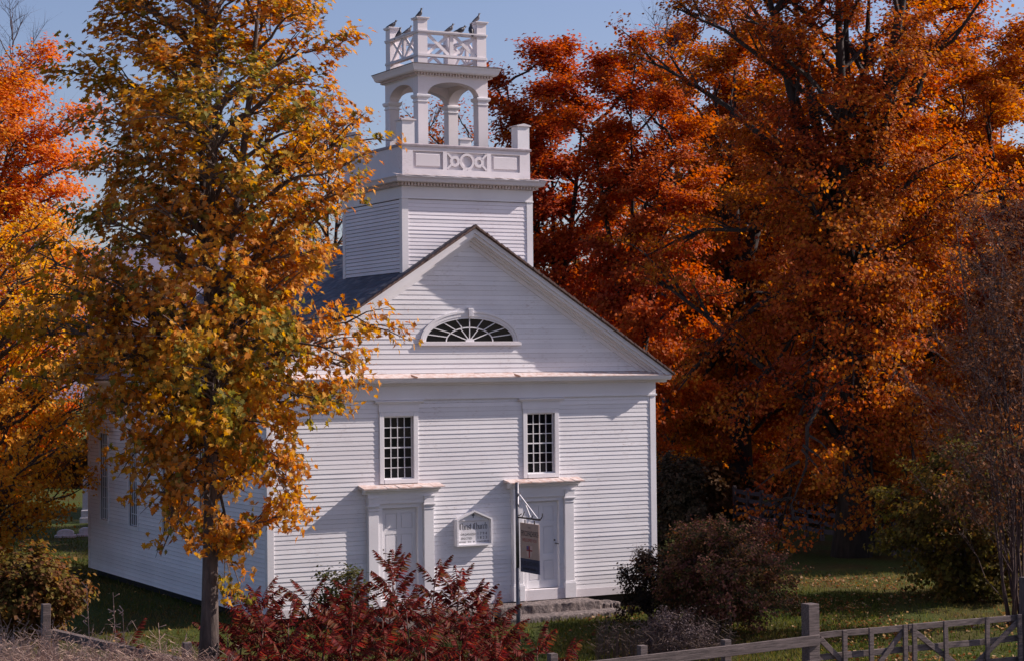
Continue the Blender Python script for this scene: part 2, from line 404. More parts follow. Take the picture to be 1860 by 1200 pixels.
# frieze and cornices
m = MB()
m.box(-HW-.034, HW+.034, -.036, .003, ZF, 5.43); m.box(-HW-.055, HW+.055, -.058, -.036, ZF-.015, ZF+.03)
m.box(-HW-.034, -HW+.003, .003, D, ZF, 5.43); m.box(-HW-.056, -HW-.034, -.058, D, ZF-.014, ZF+.031)
m.box(HW-.003, HW+.034, .003, D, ZF, 5.43)
m.build('frieze', TRIM, ch)
m = MB()
prof_c = [(0, 5.36), (-.09, 5.37), (-.11, 5.42), (-.27, 5.43), (-OH+.03, 5.44), (-OH, 5.50), (-OH, 5.545), (0, 5.60)]
m.prism([(a, b_) for a, b_ in prof_c], YZ, -HW-OH, HW+OH); cor = m.build('cornice', TRIM, ch)
m = MB()
segs = [-HW-OH-.012, -3.1, -1.62, .1, 1.18, 3.2, HW+OH+.012]
for i in range(6):
    a, b_ = segs[i], segs[i+1]-.006; w = rb.uniform(0, .012)
    m.add([(a,-OH-.025,5.535),(b_,-OH-.025,5.535),(b_,-OH-.025,5.552+w),(a,-OH-.025,5.552),(a,.0,5.535+.06),(b_,.0,5.535+.06),(b_,.0,5.66),(a,.0,5.65)],
          [(0,1,2,3),(4,7,6,5),(0,4,5,1),(1,5,6,2),(2,6,7,3),(3,7,4,0)])
m.build('cornice_flashing', FLASH, ch)
m = MB()                                           # bent flap and lifted piece of flashing
for xx in (-1.62, 1.18): m.add([(xx-.14,-OH-.028,5.57),(xx+.02,-OH-.035,5.545),(xx+.03,-OH-.028,5.575),(xx-.16,-OH-.02,5.63)], [(0,1,2,3)])
m.build('loose_flashing', simple('rust', (.30, .13, .08), (.18, .08, .05), 20), ch)
for sx in (-1, 1):                                 # side eaves
    m = MB(); X = sx*HW
    m.prism([(X+sx*.03, 5.36), (X+sx*.10, 5.37), (X+sx*.12, 5.42), (X+sx*.27, 5.43), (X+sx*OH, 5.48), (X+sx*(OH+.002), 5.52), (X+sx*.03, 5.58)], XZ, .002, D)
    m.build('eaves_cornice', TRIM, ch)
# raking cornices: stepped profile following the slope
n_ = Vector((SL, 0, 1)).normalized()
for sx in (-1, 1):
    m = MB()
    def P(dist, drop, y):   # along slope from apex, drop perpendicular
        x = dist; z_ = 9.2-SL*dist-drop
        return (sx*x, y, z_)
    for (d0, d1, y0) in ((.035, .16, -OH), (.16, .24, -OH+.05), (.24, .275, -.20), (.275, .34, -.12)):
        vs = []; e0, e1 = 0, HW+OH
        for (dd, drop) in ((0, d0), (e1, d0), (e1-max(0, (drop_ := d1)-.0)*0, d1), (0, d1)):
            pass
        def endx(dr): return min(HW+OH+.0, (9.2-5.55-dr)/SL + .0) if dr > .04 else HW+OH+.01
        vs = [P(0, d0, y0), P(endx(d0), d0, y0), P(endx(d1), d1, y0), P(0, d1, y0), P(0, d0, .0), P(endx(d0), d0, .0), P(endx(d1), d1, .0), P(0, d1, .0)]
        m.add(vs, [(0,1,2,3),(4,7,6,5),(0,4,5,1),(1,5,6,2),(2,6,7,3),(3,7,4,0)])
    m.build('raking_cornice', TRIM, ch)
    m = MB(); d0, d1 = .34, RAKE+.03
    e0, e1 = (9.2-5.6-d0)/SL, (9.2-5.6-d1)/SL
    m.add([P(0, d0, -.035), P(e0, d0, -.035), P(e1, d1, -.035), P(0, d1, -.035), P(0, d0, .003), P(e0, d0, .003), P(e1, d1, .003), P(0, d1, .003)],
          [(0,1,2,3),(4,7,6,5),(0,4,5,1),(1,5,6,2),(2,6,7,3),(3,7,4,0)])
    m.build('raking_frieze', TRIM, ch)
# roof: deck plus real shingle courses
for sx in (-1, 1):
    m = MB(); e = HW+OH+.05
    m.prism([(0, 9.19), (sx*e, 9.19-SL*e), (sx*e, 9.19-SL*e-.03), (0, 9.155)], XZ, -OH-.02, D+.2)
    q_ = 0
    while q_ < e:                                  # worn shingle ends along the rake
        w_ = rb.uniform(.10, .17); h_ = rb.uniform(.018, .04); m.prism([(sx*q_, 9.2-SL*q_-.02), (sx*min(e, q_+w_), 9.2-SL*min(e, q_+w_)-.02), (sx*min(e, q_+w_), 9.2-SL*min(e, q_+w_)+h_*.6), (sx*q_, 9.2-SL*q_+h_+.012)], XZ, -OH-.07-rb.uniform(0, .02), -OH+.10); q_ += w_+.004
    rf = m.build('roof_slope', ROOFEDGE, ch)
    m = MB(); step = .135; rows = int(e/step)
    for r in range(rows+1):
        x1 = e+.03-r*step; x0 = max(0, x1-step*1.5); y = -OH-.045; dropy = 0
        while y < D+.2:
            w = rb.uniform(.14, .27) if (sx < 0 or y < 3) else 1.6; th = rb.uniform(.014, .024); j = rb.uniform(-.012, .012)
            y2 = min(y+w, D+.22)
            a = x1+j
            # skip what lies under the tower
            if not (a < 1.78 and y > .0 and y2 < 3.6):
                pts = [(sx*a, 9.2-SL*a+.004), (sx*a, 9.2-SL*a+th), (sx*x0, 9.2-SL*x0+.012), (sx*x0, 9.2-SL*x0+.002)]
                m.prism(pts, XZ, y, y2-.006)
            y = y2
    sh = m.build('shingles', SHINGLE, rf); sh['kind'] = 'stuff'
# windows --------------------------------------------------------
def pane_mesh(w, h, axis):
    m = MB()
    m.box(-w/2, w/2, -.003, .003, -h/2, h/2) if axis == 'x' else m.box(-.003, .003, -w/2, w/2, -h/2, h/2)
    return m
pm = None
for s in (-1, 1):
    c = s*WX; wz0, wz1, gw = 3.15, 4.62, .37
    m = MB()
    m.box(c-.51, c-gw-.02, -.045, .02, 3.03, 4.74); m.box(c+gw+.02, c+.51, -.045, .02, 3.03, 4.74)
    m.box(c-gw-.02, c+gw+.02, -.045, .02, wz1+.015, 4.74); m.box(c-gw-.02, c+gw+.02, -.05, .06, 3.03, 3.135)
    wn = bevel(m.build('window', TRIM, ch), .006)
    m = MB(); m.box(c-.53, c+.53, -.05, .003, 4.741, 4.93); m.box(c-.58, c+.58, -.075, .003, 4.93, 4.95)
    m.prism([(.003, 4.951), (-.085, 4.951), (-.115, 4.985), (-.115, 5.005), (.003, 5.03)], YZ, c-.64, c+.64); m.build('window_cap', TRIM, wn)
    m = MB()                                    # sash with muntins, 4 x 6 lights
    m.box(c-gw-.02, c-gw+.012, .03, .075, 3.135, 4.635); m.box(c+gw-.012, c+gw+.02, .03, .075, 3.135, 4.635)
    m.box(c-gw+.012, c+gw-.012, .03, .075, 3.135, 3.165); m.box(c-gw+.012, c+gw-.012, .03, .075, 4.605, 4.635)
    pw = (2*gw-.024)/4; ph = (4.605-3.165)/6
    for i in range(1, 4): m.box(c-gw+.012+i*pw-.009, c-gw+.012+i*pw+.009, .036, .07, 3.165, 4.605)
    for j in range(1, 6):
        hh = .016 if j == 3 else .009
        m.box(c-gw+.012, c+gw-.012, .034, .072, 3.165+j*ph-hh, 3.165+j*ph+hh)
    m.build('sash', TRIM, wn)
    if pm is None: pm = pane_mesh(pw-.01, ph-.01, 'x').build('pane', GLASS, wn); first = True
    for i in range(4):
        for j in range(6):
            L = (c-gw+.012+(i+.5)*pw, .062, 3.165+(j+.5)*ph); rt = (rb.uniform(-.02, .02), 0, rb.uniform(-.03, .03))
            if s == -1 and i == 0 and j == 0: pm.location = L
            else: inst(pm, wn, 'pane', L, rt)
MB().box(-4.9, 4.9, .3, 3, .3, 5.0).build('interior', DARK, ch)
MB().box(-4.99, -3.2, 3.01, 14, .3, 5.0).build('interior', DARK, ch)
for (c, w) in sw_y:                              # tall side windows
    X = -HW; m = MB(); z0, z1 = wzs
    m.box(X-.04, X+.02, c-w-.1, c-w-.001, z0-.1, z1+.1); m.box(X-.04, X+.02, c+w+.001, c+w+.1, z0-.1, z1+.1)
    m.box(X-.04, X+.02, c-w, c+w, z1, z1+.1); m.box(X-.05, X+.06, c-w, c+w, z0-.1, z0)
    wn = m.build('window', TRIM, ch)
    m = MB(); cols, rws = 4, 8
    for i in range(cols+1): yy = c-w+.015+(2*w-.03)*i/cols; m.box(X+.03, X+.07, yy-.011, yy+.011, z0, z1)
    for j in range(rws+1): zz = z0+.015+(z1-z0-.03)*j/rws; hh = .02 if j == 4 else .01; m.box(X+.032, X+.068, c-w, c+w, zz-hh, zz+hh)
    m.build('sash', TRIM, wn)
    MB().box(X+.056, X+.06, c-w, c+w, z0, z1).build('pane', GLASS, wn)
    MB().prism([(X-.003, z1+.101), (X-.07, z1+.101), (X-.10, z1+.15), (X-.003, z1+.17)], XZ, c-w-.16, c+w+.16).build('window_cap', TRIM, wn)
# fan window
def ell(a, b, t, z0=6.42): return (a*math.cos(t), z0+b*math.sin(t))
m = MB(); NSEG = 36
for (a0, b0, a1, b1, y0) in ((1.30, .69, 1.36, .745, -.06), (1.235, .605, 1.30, .69, -.04), (1.20, .55, 1.235, .605, -.025)):
    vs = []; fs = []
    for i in range(NSEG+1):
        t_ = math.pi*i/NSEG
        p, q = ell(a0, b0, t_), ell(a1, b1, t_)
        vs += [(p[0], y0, p[1]), (q[0], y0, q[1]), (q[0], .02, q[1]), (p[0], .06, p[1])]
    for i in range(NSEG):
        for k in range(4): fs.append((i*4+k, i*4+(k+1) % 4, (i+1)*4+(k+1) % 4, (i+1)*4+k))
    fs += [(0,1,2,3), (NSEG*4+3, NSEG*4+2, NSEG*4+1, NSEG*4)]
    m.add(vs, fs)
fan = m.build('fan_window', TRIM, ch)
bevel(MB().box(-1.40, 1.40, -.075, .02, 6.32, 6.415).build('sill', OLD, fan), .006)
m = MB(); m.prism([(-.055, 7.02), (.055, 7.02), (.07, 7.225), (-.07, 7.225)], XZ, -.085, .01)
for xx in (-.04, 0, .04): m.box(xx-.007, xx+.007, -.092, -.085, 7.05, 7.20)
m.build('keystone', TRIM, fan)
IA, IB = .64, .335
m = MB()
def arc(a, b, w, n=24):
    vs = []; fs = []
    for i in range(n+1):
        t_ = math.pi*i/n; p, q = ell(a-w, b-w, t_), ell(a+w, b+w, t_)
        vs += [(p[0], .0, p[1]), (q[0], .0, q[1]), (q[0], .03, q[1]), (p[0], .03, p[1])]
    for i in range(n):
        for k in range(4): fs.append((i*4+k, i*4+(k+1) % 4, (i+1)*4+(k+1) % 4, (i+1)*4+k))
    m.add(vs, fs)
arc(IA, IB, .014)
OUT = [math.atan2(math.sin(a)/.55, math.cos(a)/1.2) for a in ()]
ot = [rad(180*(i+1)/10) for i in range(9)]
for i, t_ in enumerate(ot):
    p = ell(IA, IB, t_); q = ell(1.20, .55, t_)
    m.bar((p[0], .015, p[1]), (q[0], .015, q[1]), .022, .03, (0, 1, 0))
it = [ot[1], ot[3]*.93, math.pi/2, math.pi-ot[3]*.93, ot[7]]
for t_ in it:
    p = ell(.1, .06, t_); q = ell(IA, IB, t_); m.bar((p[0], .016, p[1]), (q[0], .016, q[1]), .022, .028, (0, 1, 0))
m.build('muntins', TRIM, fan)
m = MB(); m.prism([(.12*math.cos(rad(k*18)), 6.415+.085*math.sin(rad(k*18))) for k in range(11)], XZ, -.01, .035); m.build('hub', TRIM, fan)
def sector(i0, a0, b0, a1, b1, t0, t1):
    m = MB(); n = 4; pts = [ell(a0, b0, t0+(t1-t0)*k/n) for k in range(n+1)]+[ell(a1, b1, t1+(t0-t1)*k/n) for k in range(n+1)]
    m.prism(pts, XZ, .02, .024); m.build('pane', GLASS, fan)
tt = [.0]+ot+[math.pi]
for i in range(10): sector(i, IA, IB, 1.2, .55, tt[i]+.006, tt[i+1]-.006)
tt = [.0]+it+[math.pi]
for i in range(6): sector(i, .08, .05, IA, IB, tt[i]+.01, tt[i+1]-.01)
# doors and door surrounds ------------------------------------------
for s in (-1, 1):
    c = s*DX
    m = MB()                                     # jambs and inner casing
    m.box(c-.60, c-.465, -.07, .1, .03, 2.45); m.box(c+.465, c+.60, -.07, .1, .03, 2.45); m.box(c-.60, c+.60, -.07, .1, 2.45, 2.56)
    m.box(c-.465, c+.465, .09, .12, .28, 2.45)
    dw = bevel(m.build('doorway', TRIM, ch), .005)
    for q in (-1, 1):
        x0, x1 = (c+q*.601, c+q*.86); x0, x1 = min(x0, x1), max(x0, x1)
        m = MB(); m.box(x0, x1, -.14, .003, .42, 2.40)
        m.box(x0-.012, x1+.012, -.155, .003, .40, .435); m.box(x0-.03, x1+.03, -.17, .003, .02, .40)
        m.box(x0-.012, x1+.012, -.155, .003, 2.40, 2.425); m.box(x0-.02, x1+.02, -.165, .003, 2.47, 2.50)
        m.box(x0-.035, x1+.035, -.185, .003, 2.50, 2.535); m.box(x0, x1, -.145, .003, 2.425, 2.47)
        bevel(m.build('pilaster', TRIM, dw), .005)
    m = MB(); m.box(c-.87, c+.87, -.125, .003, 2.561, 2.66); m.box(c-.87, c+.87, -.14, .003, 2.66, 2.87)
    for q in (-1, 1): m.box(c+q*.73-.134, c+q*.73+.134, -.167, .003, 2.536, 2.70); m.box(c+q*.73-.152, c+q*.73+.152, -.18, .003, 2.70, 2.725)
    m.prism([(.003, 2.80), (-.15, 2.80), (-.17, 2.85), (-.27, 2.875), (-.28, 2.93), (.003, 2.94)], YZ, c-.98, c+.98)
    m.build('entablature', TRIM, dw)
    m = MB(); n = 7
    for k in range(n):
        a = c-1.07+2.14*k/n; b_ = c-1.07+2.14*(k+1)/n-.004; w = rb.uniform(-.006, .01)
        m.add([(a,-.36,2.925+w),(b_,-.36,2.925-w),(b_,-.36,2.95-w),(a,-.36,2.95+w),(a,.0,2.941),(b_,.0,2.941),(b_,.0,3.02),(a,.0,3.02)],
              [(0,1,2,3),(4,7,6,5),(0,4,5,1),(1,5,6,2),(2,6,7,3),(3,7,4,0)])
    m.build('hood', FLASH, dw)
    m = MB(); m.box(c-.465, c+.465, .04, .088, .29, 2.44)
    for (x0, x1) in ((-.465, -.36), (-.05, .05), (.36, .465)): m.box(c+x0, c+x1, .022, .04, .29, 2.44)
    rails = ((.29, .48), (.98, 1.12), (1.82, 1.94), (2.32, 2.44))
    for z0, z1 in rails:
        m.box(c-.36, c-.05, .024, .04, z0, z1); m.box(c+.05, c+.36, .024, .04, z0, z1)
    dr = m.build('door', TRIM, ch)
    pp_ = None
    for z0, z1 in ((.48, .98), (1.12, 1.82), (1.94, 2.32)):
        for x0 in (-.36, .05):
            bevel(MB().box(c+x0+.025, c+x0+.285, .031, .0395, z0+.025, z1-.025).build('panel', TRIM, dr), .006)
    hx = c+.40 if s > 0 else c-.40
    m = MB(); m.tube([(hx, .022, 1.38), (hx, -.03, 1.38), (hx+.0, -.035, 1.38)], [.013, .012, .012], 8); m.tube([(hx, -.03, 1.38), (hx+.10, -.035, 1.36), (hx+.13, -.035, 1.33)], [.012, .01, .008], 8)
    m.tube([(hx-.02, .022, 1.46), (hx-.02, .008, 1.46)], .022, 10)
    m.build('handle', IRON, dr)
    bevel(MB().box(c-.60, c+.60, -.12, .12, .005, .279).build('door_sill', OLD, dw), .01)
# tower -----------------------------------------------------------
TW, TY = 1.77, .03
TB = TY+2*TW
TM = paint('tower_white_paint', (.82, .79, .83), (.45, .32, .29), .85)
m = MB(); m.box(-TW+.004, TW-.004, TY+.004, TB-.004, 7.3, 10.2); tw = m.build('tower_wall', GAPSHADE, ch)
z = 9.85; E2 = .0925
while z > 8.0:
    z -= E2
    if z+E2 > 9.25: clap_front(tw, -TW+.14, TW-.14, z, E2, TY, mat=TM)
    else:
        gx2 = lambda q: max(.0, (9.2-q)/SL)-.05
        if gx2(z) < TW-.14:
            clap_front(tw, -TW+.14, 0, z, E2, TY, sr=lambda q: -gx2(q), mat=TM)
            clap_front(tw, 0, TW-.14, z, E2, TY, sl=gx2, mat=TM)
z = 9.85
while z > 7.95:
    z -= E2; mm_ = MB(); X = -TW; p, q, h = TY+.14, TB-.1, E2; t0 = .026+rb.uniform(-.003, .003)
    mm_.add([(X-t0,p,z),(X-t0,q,z),(X-.003,q,z+h-.009),(X-.003,p,z+h-.009),(X+.005,p,z),(X+.005,q,z),(X+.005,q,z+h-.009),(X+.005,p,z+h-.009)],
            [(0,3,2,1),(4,5,6,7),(0,1,5,4),(1,2,6,5),(2,3,7,6),(3,0,4,7)])
    mm_.build('clapboard', TM, tw)
for sx in (-1, 1):
    for yy, sy in ((TY, -1), (TB, 1)):
        x0 = sx*TW; m = MB()
        m.box(min(x0+sx*.028, x0-sx*.14), max(x0+sx*.028, x0-sx*.14), min(yy+sy*.028, yy-sy*.002), max(yy+sy*.028, yy-sy*.002), 7.6, 9.88)
        m.box(min(x0+sx*.029, x0-sx*.002), max(x0+sx*.029, x0-sx*.002), min(yy, yy-sy*.13), max(yy, yy-sy*.13), 7.6, 9.88)
        m.build('tower_corner_board', TRIM, ch)
def square_band(name, prof, cx, cy, s, mat, parent):
    "moulding profile [(out, z)] swept round a square of half-size s"
    m = MB(); rings = []
    for o_, z_ in prof:
        q = s+o_; rings.append([(cx-q, cy-q, z_), (cx+q, cy-q, z_), (cx+q, cy+q, z_), (cx-q, cy+q, z_)])
    m.ring(rings); return m.build(name, mat, parent)
cyT = TY+TW
square_band('tower_frieze', [(.03, 9.86), (.045, 9.86), (.045, 9.89), (.03, 9.895), (.03, 10.16)], 0, cyT, TW, TRIM, ch)
tc_ = square_band('tower_cornice', [(.03, 10.165), (.09, 10.17), (.10, 10.235), (.22, 10.245), (.25, 10.26), (.27, 10.33), (.30, 10.375), (.30, 10.39), (.0, 10.44)], 0, cyT, TW, OLD, ch)
m = MB()
for sd_ in range(4):
    for k in range(44):
        a = -TW-.07+k*(2*TW+.14)/43
        if sd_ == 0: m.box(a-.022, a+.022, cyT-TW-.16, cyT-TW-.095, 10.175, 10.238)
        elif sd_ == 1: m.box(-TW-.16, -TW-.095, cyT+a-.022, cyT+a+.022, 10.175, 10.238)
        elif sd_ == 2: m.box(TW+.095, TW+.16, cyT+a-.022, cyT+a+.022, 10.175, 10.238)
        else: m.box(a-.022, a+.022, cyT+TW+.095, cyT+TW+.16, 10.175, 10.238)
DENT = paint('dentil_paint', (.62, .52, .47), (.35, .25, .2), .5)
m.build('dentils', DENT, tc_)['kind'] = 'stuff'
m = MB(); a = -TW-.29                            # torn flashing pieces along the ledge
while a < TW+.2:
    w = rb.uniform(.15, .5); lift = rb.uniform(0, .03)
    m.add([(a, cyT-TW-.31, 10.392+lift), (a+w, cyT-TW-.31, 10.392+rb.uniform(0, .03)), (a+w-.02, cyT-TW-.02, 10.45), (a+.02, cyT-TW-.02, 10.45+lift)], [(0,1,2,3)]); a += w+rb.uniform(0, .08)
m.build('torn_flashing', simple('torn_flashing', (.16, .12, .13), (.55, .48, .46), 4, .7, None, 0, 0, 0, .4, .6), tc_)
# parapet box above the tower
m = MB(); PZ0, PZ1 = 10.44, 11.13
bx = TW-.015
m.box(-bx, bx, cyT-bx+.05, cyT-bx+.12, PZ0, PZ1); m.box(-bx, bx, cyT+bx-.06, cyT+bx, PZ0, PZ1)
m.box(-bx, -bx+.06, cyT-bx+.12, cyT+bx-.06, PZ0, PZ1); m.box(bx-.06, bx, cyT-bx+.12, cyT+bx-.06, PZ0, PZ1)
m.box(-bx+.06, bx-.06, cyT-bx+.12, cyT+bx-.06, 10.95, 11.05)
pz = m.build('parapet', OLD, ch)
Y = cyT-bx
m = MB()                                         # front frame of rails and stiles leaving panels
m.box(-bx-.002, bx+.002, Y, Y+.048, PZ0, 10.60); m.box(-bx, bx, Y+.003, Y+.048, 11.03, PZ1)
for x0, x1 in ((-bx-.001, -1.47), (-.66, -.55), (.55, .66), (1.47, bx+.001)): m.box(x0, x1, Y+.001, Y+.048, 10.60, 11.03)
m.build('parapet_frame', OLD, pz)
for x0, x1 in ((-1.47, -.66), (.66, 1.47)):
    bevel(MB().box(x0+.075, x1-.075, Y+.012, Y+.048, 10.66, 10.97).build('panel', OLD, pz), .012)
m = MB()                                         # pierced ornament of rings and diagonals
def ringo(cx, cz, r0, r1):
    vs = []; fs = []; n = 24
    for i in range(n):
        t_ = 2*math.pi*i/n
        for r, y in ((r0, Y+.004), (r1, Y+.004), (r1, Y+.045), (r0, Y+.045)): vs.append((cx+r*math.cos(t_), y, cz+r*math.sin(t_)))
    for i in range(n):
        for k in range(4): fs.append((i*4+k, i*4+(k+1) % 4, ((i+1) % n)*4+(k+1) % 4, ((i+1) % n)*4+k))
    m.add(vs, fs)
ringo(0, 10.815, .145, .205); ringo(-.33, 10.815, .06, .135); ringo(.33, 10.815, .06, .135)
for s in (-1, 1):
    m.bar((s*.54, Y+.02, 10.62), (s*.42, Y+.02, 10.74), .05, .04, (0,1,0)); m.bar((s*.54, Y+.02, 11.01), (s*.42, Y+.02, 10.89), .05, .04, (0,1,0))
    m.bar((s*.12, Y+.022, 10.62), (s*.02, Y+.022, 10.62), .04, .04, (0,1,0))
m.build('ring_ornament', OLD, pz)
MB().box(-.55, .55, Y+.055, Y+.06, 10.6, 11.03).build('ornament_backing', simple('grey_backing', (.33, .30, .34), (.25, .22, .26), 8), pz)
square_band('parapet_coping', [(.0, PZ1), (.03, PZ1+.005), (.035, PZ1+.05), (.0, PZ1+.075), (-.2, PZ1+.075), (-.2, PZ1+.0)], 0, cyT, bx, simple('grey_coping', (.38, .34, .37), (.28, .24, .26), 6, .7), ch)
for sx in (-1, 1):
    for sy in (-1, 1):
        cx_, cy_ = sx*(bx-.17), cyT+sy*(bx-.17)
        m = MB(); m.box(cx_-.165, cx_+.165, cy_-.165, cy_+.165, PZ1+.06, 11.76); pd = m.build('pedestal', TRIM, ch)
        m = MB(); m.prism([(cx_-.20, 11.76), (cx_+.20, 11.76), (cx_+.20, 11.785), (cx_, 11.83), (cx_-.20, 11.785)], XZ, cy_-.2, cy_+.2); m.build('pedestal_cap', OLD, pd)
# belfry ------------------------------------------------------------
BS, BY, BX = .97, 1.74, 0
CW = .27
BEL = paint('belfry_paint', (.80, .75, .76), (.5, .38, .34), .5)
for sx in (-1, 1):
    for sy in (-1, 1):
        cx_, cy_ = sx*(BS-CW/2), BY+sy*(BS-CW/2); h = CW/2
        m = MB(); m.box(cx_-h, cx_+h, cy_-h, cy_+h, 11.04, 12.36); co = m.build('column', BEL, ch)
        rings = []
        for o_, z_ in ((0, 12.33), (.02, 12.34), (.02, 12.37), (.005, 12.375), (.005, 12.42), (.03, 12.43), (.05, 12.465), (.055, 12.505), (.05, 12.52), (.0, 12.53)):
            q = h+o_; rings.append([(cx_-q, cy_-q, z_), (cx_+q, cy_-q, z_), (cx_+q, cy_+q, z_), (cx_-q, cy_+q, z_)])
        MB().ring(rings).build('capital', TRIM, co)
for sd_ in range(4):                              # elliptical arch panels between columns
    inner = BS-CW; poly = [(-BS+.002, 12.53), (-inner, 12.53)]
    poly += [(-inner*math.cos(math.pi*k/18), 12.53+.33*math.sin(math.pi*k/18)**.8) for k in range(1, 18)]
    poly += [(inner, 12.53), (BS-.002, 12.53), (BS-.002, 13.0), (-BS+.002, 13.0)]
    cut = .0 if sd_ % 2 == 0 else CW-.001
    pl2 = [(max(-BS+cut+.002, min(BS-cut-.002, a)), b_) for a, b_ in poly] if cut else poly
    m = MB()
    # build as strips so the concave outline stays clean
    N_ = 24; lim = (BS-.002) if not cut else inner-.001
    xs_ = [-lim+2*lim*k/48 for k in range(49)]
    def ub(x): return 12.53+.33*math.sqrt(max(0, 1-(x/inner)**2))**.9 if abs(x) < inner else 12.53
    vs = []; fs = []
    for x in xs_:
        for (d_) in (BS, BS-CW): vs += [(x, d_, ub(x)), (x, d_, 13.0)]
    for k in range(48):
        a = k*4; b2 = a+4
        fs += [(a, b2, b2+1, a+1), (a+2, a+3, b2+3, b2+2), (a, a+2, b2+2, b2), (a+1, b2+1, b2+3, a+3)]
    fs += [(0, 1, 3, 2), (48*4, 48*4+2, 48*4+3, 48*4+1)]
    g_ = {0: lambda p: (p[0], BY-p[1], p[2]), 1: lambda p: (BX-p[1], BY+p[0], p[2]), 2: lambda p: (p[0], BY+p[1], p[2]), 3: lambda p: (BX+p[1], BY+p[0], p[2])}[sd_]
    m.add([g_(p) for p in vs], fs); m.build('arch_panel', BEL, ch)
MB().box(-BS+.02, BS-.02, BY-BS+.02, BY+BS-.02, 12.99, 13.03).build('belfry_ceiling', BEL, ch)
bc = square_band('belfry_cornice', [(.0, 12.97), (.03, 12.98), (.045, 13.05), (.17, 13.06), (.20, 13.09), (.225, 13.16), (.25, 13.21), (.255, 13.235), (.25, 13.25), (.0, 13.30)], 0, BY, BS, TRIM, ch)
square_band('roof_covering', [(.268, 13.236), (.268, 13.254), (.0, 13.308), (-.5, 13.33)], 0, BY, BS, simple('dark_tin_roof', (.07, .055, .06), (.13, .10, .10), 5, .6), bc)
m = MB()
for sd_ in range(4):
    for k in range(26):
        a = -BS-.03+k*(2*BS+.06)/25
        for_ = {0: (a-.02, a+.02, BY-BS-.11, BY-BS-.04), 1: (-BS-.11, -BS-.04, BY+a-.02, BY+a+.02), 2: (a-.02, a+.02, BY+BS+.04, BY+BS+.11), 3: (BS+.04, BS+.11, BY+a-.02, BY+a+.02)}[sd_]
        m.box(*for_, 12.995, 13.055)
m.build('dentils', DENT, bc)['kind'] = 'stuff'
# balustrade ----------------------------------------------------------
bal = MB(); bal.box(-BS+.3, BS-.3, BY-BS+.3, BY+BS-.3, 13.302, 13.335); bl = bal.build('balustrade', OLD, ch)
BP = .95; PW = .13
for sx in (-1, 1):
    for sy in (-1, 1):
        cx_, cy_ = sx*(BP-PW), BY+sy*(BP-PW)
        m = MB(); m.box(cx_-PW, cx_+PW, cy_-PW, cy_+PW, 13.26, 14.38)
        m.box(cx_-PW-.035, cx_+PW+.035, cy_-PW-.035, cy_+PW+.035, 14.38, 14.415); m.box(cx_-PW-.05, cx_+PW+.05, cy_-PW-.05, cy_+PW+.05, 14.415, 14.435)
        m.build('post', BEL, bl)
def side_pt(sd_, a, d, z):   # a along the side, d distance from centre
    return {0: (a, BY-d, z), 1: (-d, BY+a, z), 2: (a, BY+d, z), 3: (d, BY+a, z)}[sd_]
def side_box(m, sd_, a0, a1, d0, d1, z0, z1):
    p, q = side_pt(sd_, a0, d0, z0), side_pt(sd_, a1, d1, z1)
    m.box(min(p[0], q[0]), max(p[0], q[0]), min(p[1], q[1]), max(p[1], q[1]), z0, z1)
for sd_ in range(4):
    L = BP-2*PW
    m = MB(); side_box(m, sd_, -L-.27, L+.27, BP-.03, BP+.022, 14.05, 14.08); side_box(m, sd_, -L, L, BP-.11, BP-.03, 14.03, 14.075); side_box(m, sd_, -L-.27, L+.27, BP-.13, BP+.035, 14.081, 14.115); m.build('top_rail', OLD, bl)
    m = MB(); side_box(m, sd_, -L, L, BP-.11, BP-.03, 13.47, 13.53); side_box(m, sd_, -L-.27, L+.27, BP-.029, BP+.02, 13.475, 13.535); m.build('bottom_rail', OLD, bl)
    m = MB(); side_box(m, sd_, -.05, .05, BP-.105, BP-.035, 13.53, 14.05); m.build('middle_baluster', BEL, bl)
    for h0, h1 in ((-L, -.05), (.05, L)):
        for fl in (0, 1):
            m = MB(); za, zb = (13.54, 14.04) if fl else (14.04, 13.54); dd = BP-.055-.03*fl
            m.bar(side_pt(sd_, h0+.02, dd, za), side_pt(sd_, h1-.02, dd, zb), .028, .075, side_pt(sd_, 0, 1, 0) and (Vector(side_pt(sd_, 0, 1, 0))-Vector((0, BY, 0))).cross(Vector(side_pt(sd_, h1, 1, zb))-Vector(side_pt(sd_, h0, 1, za))))
            m.build('diagonal_brace', BEL, bl)

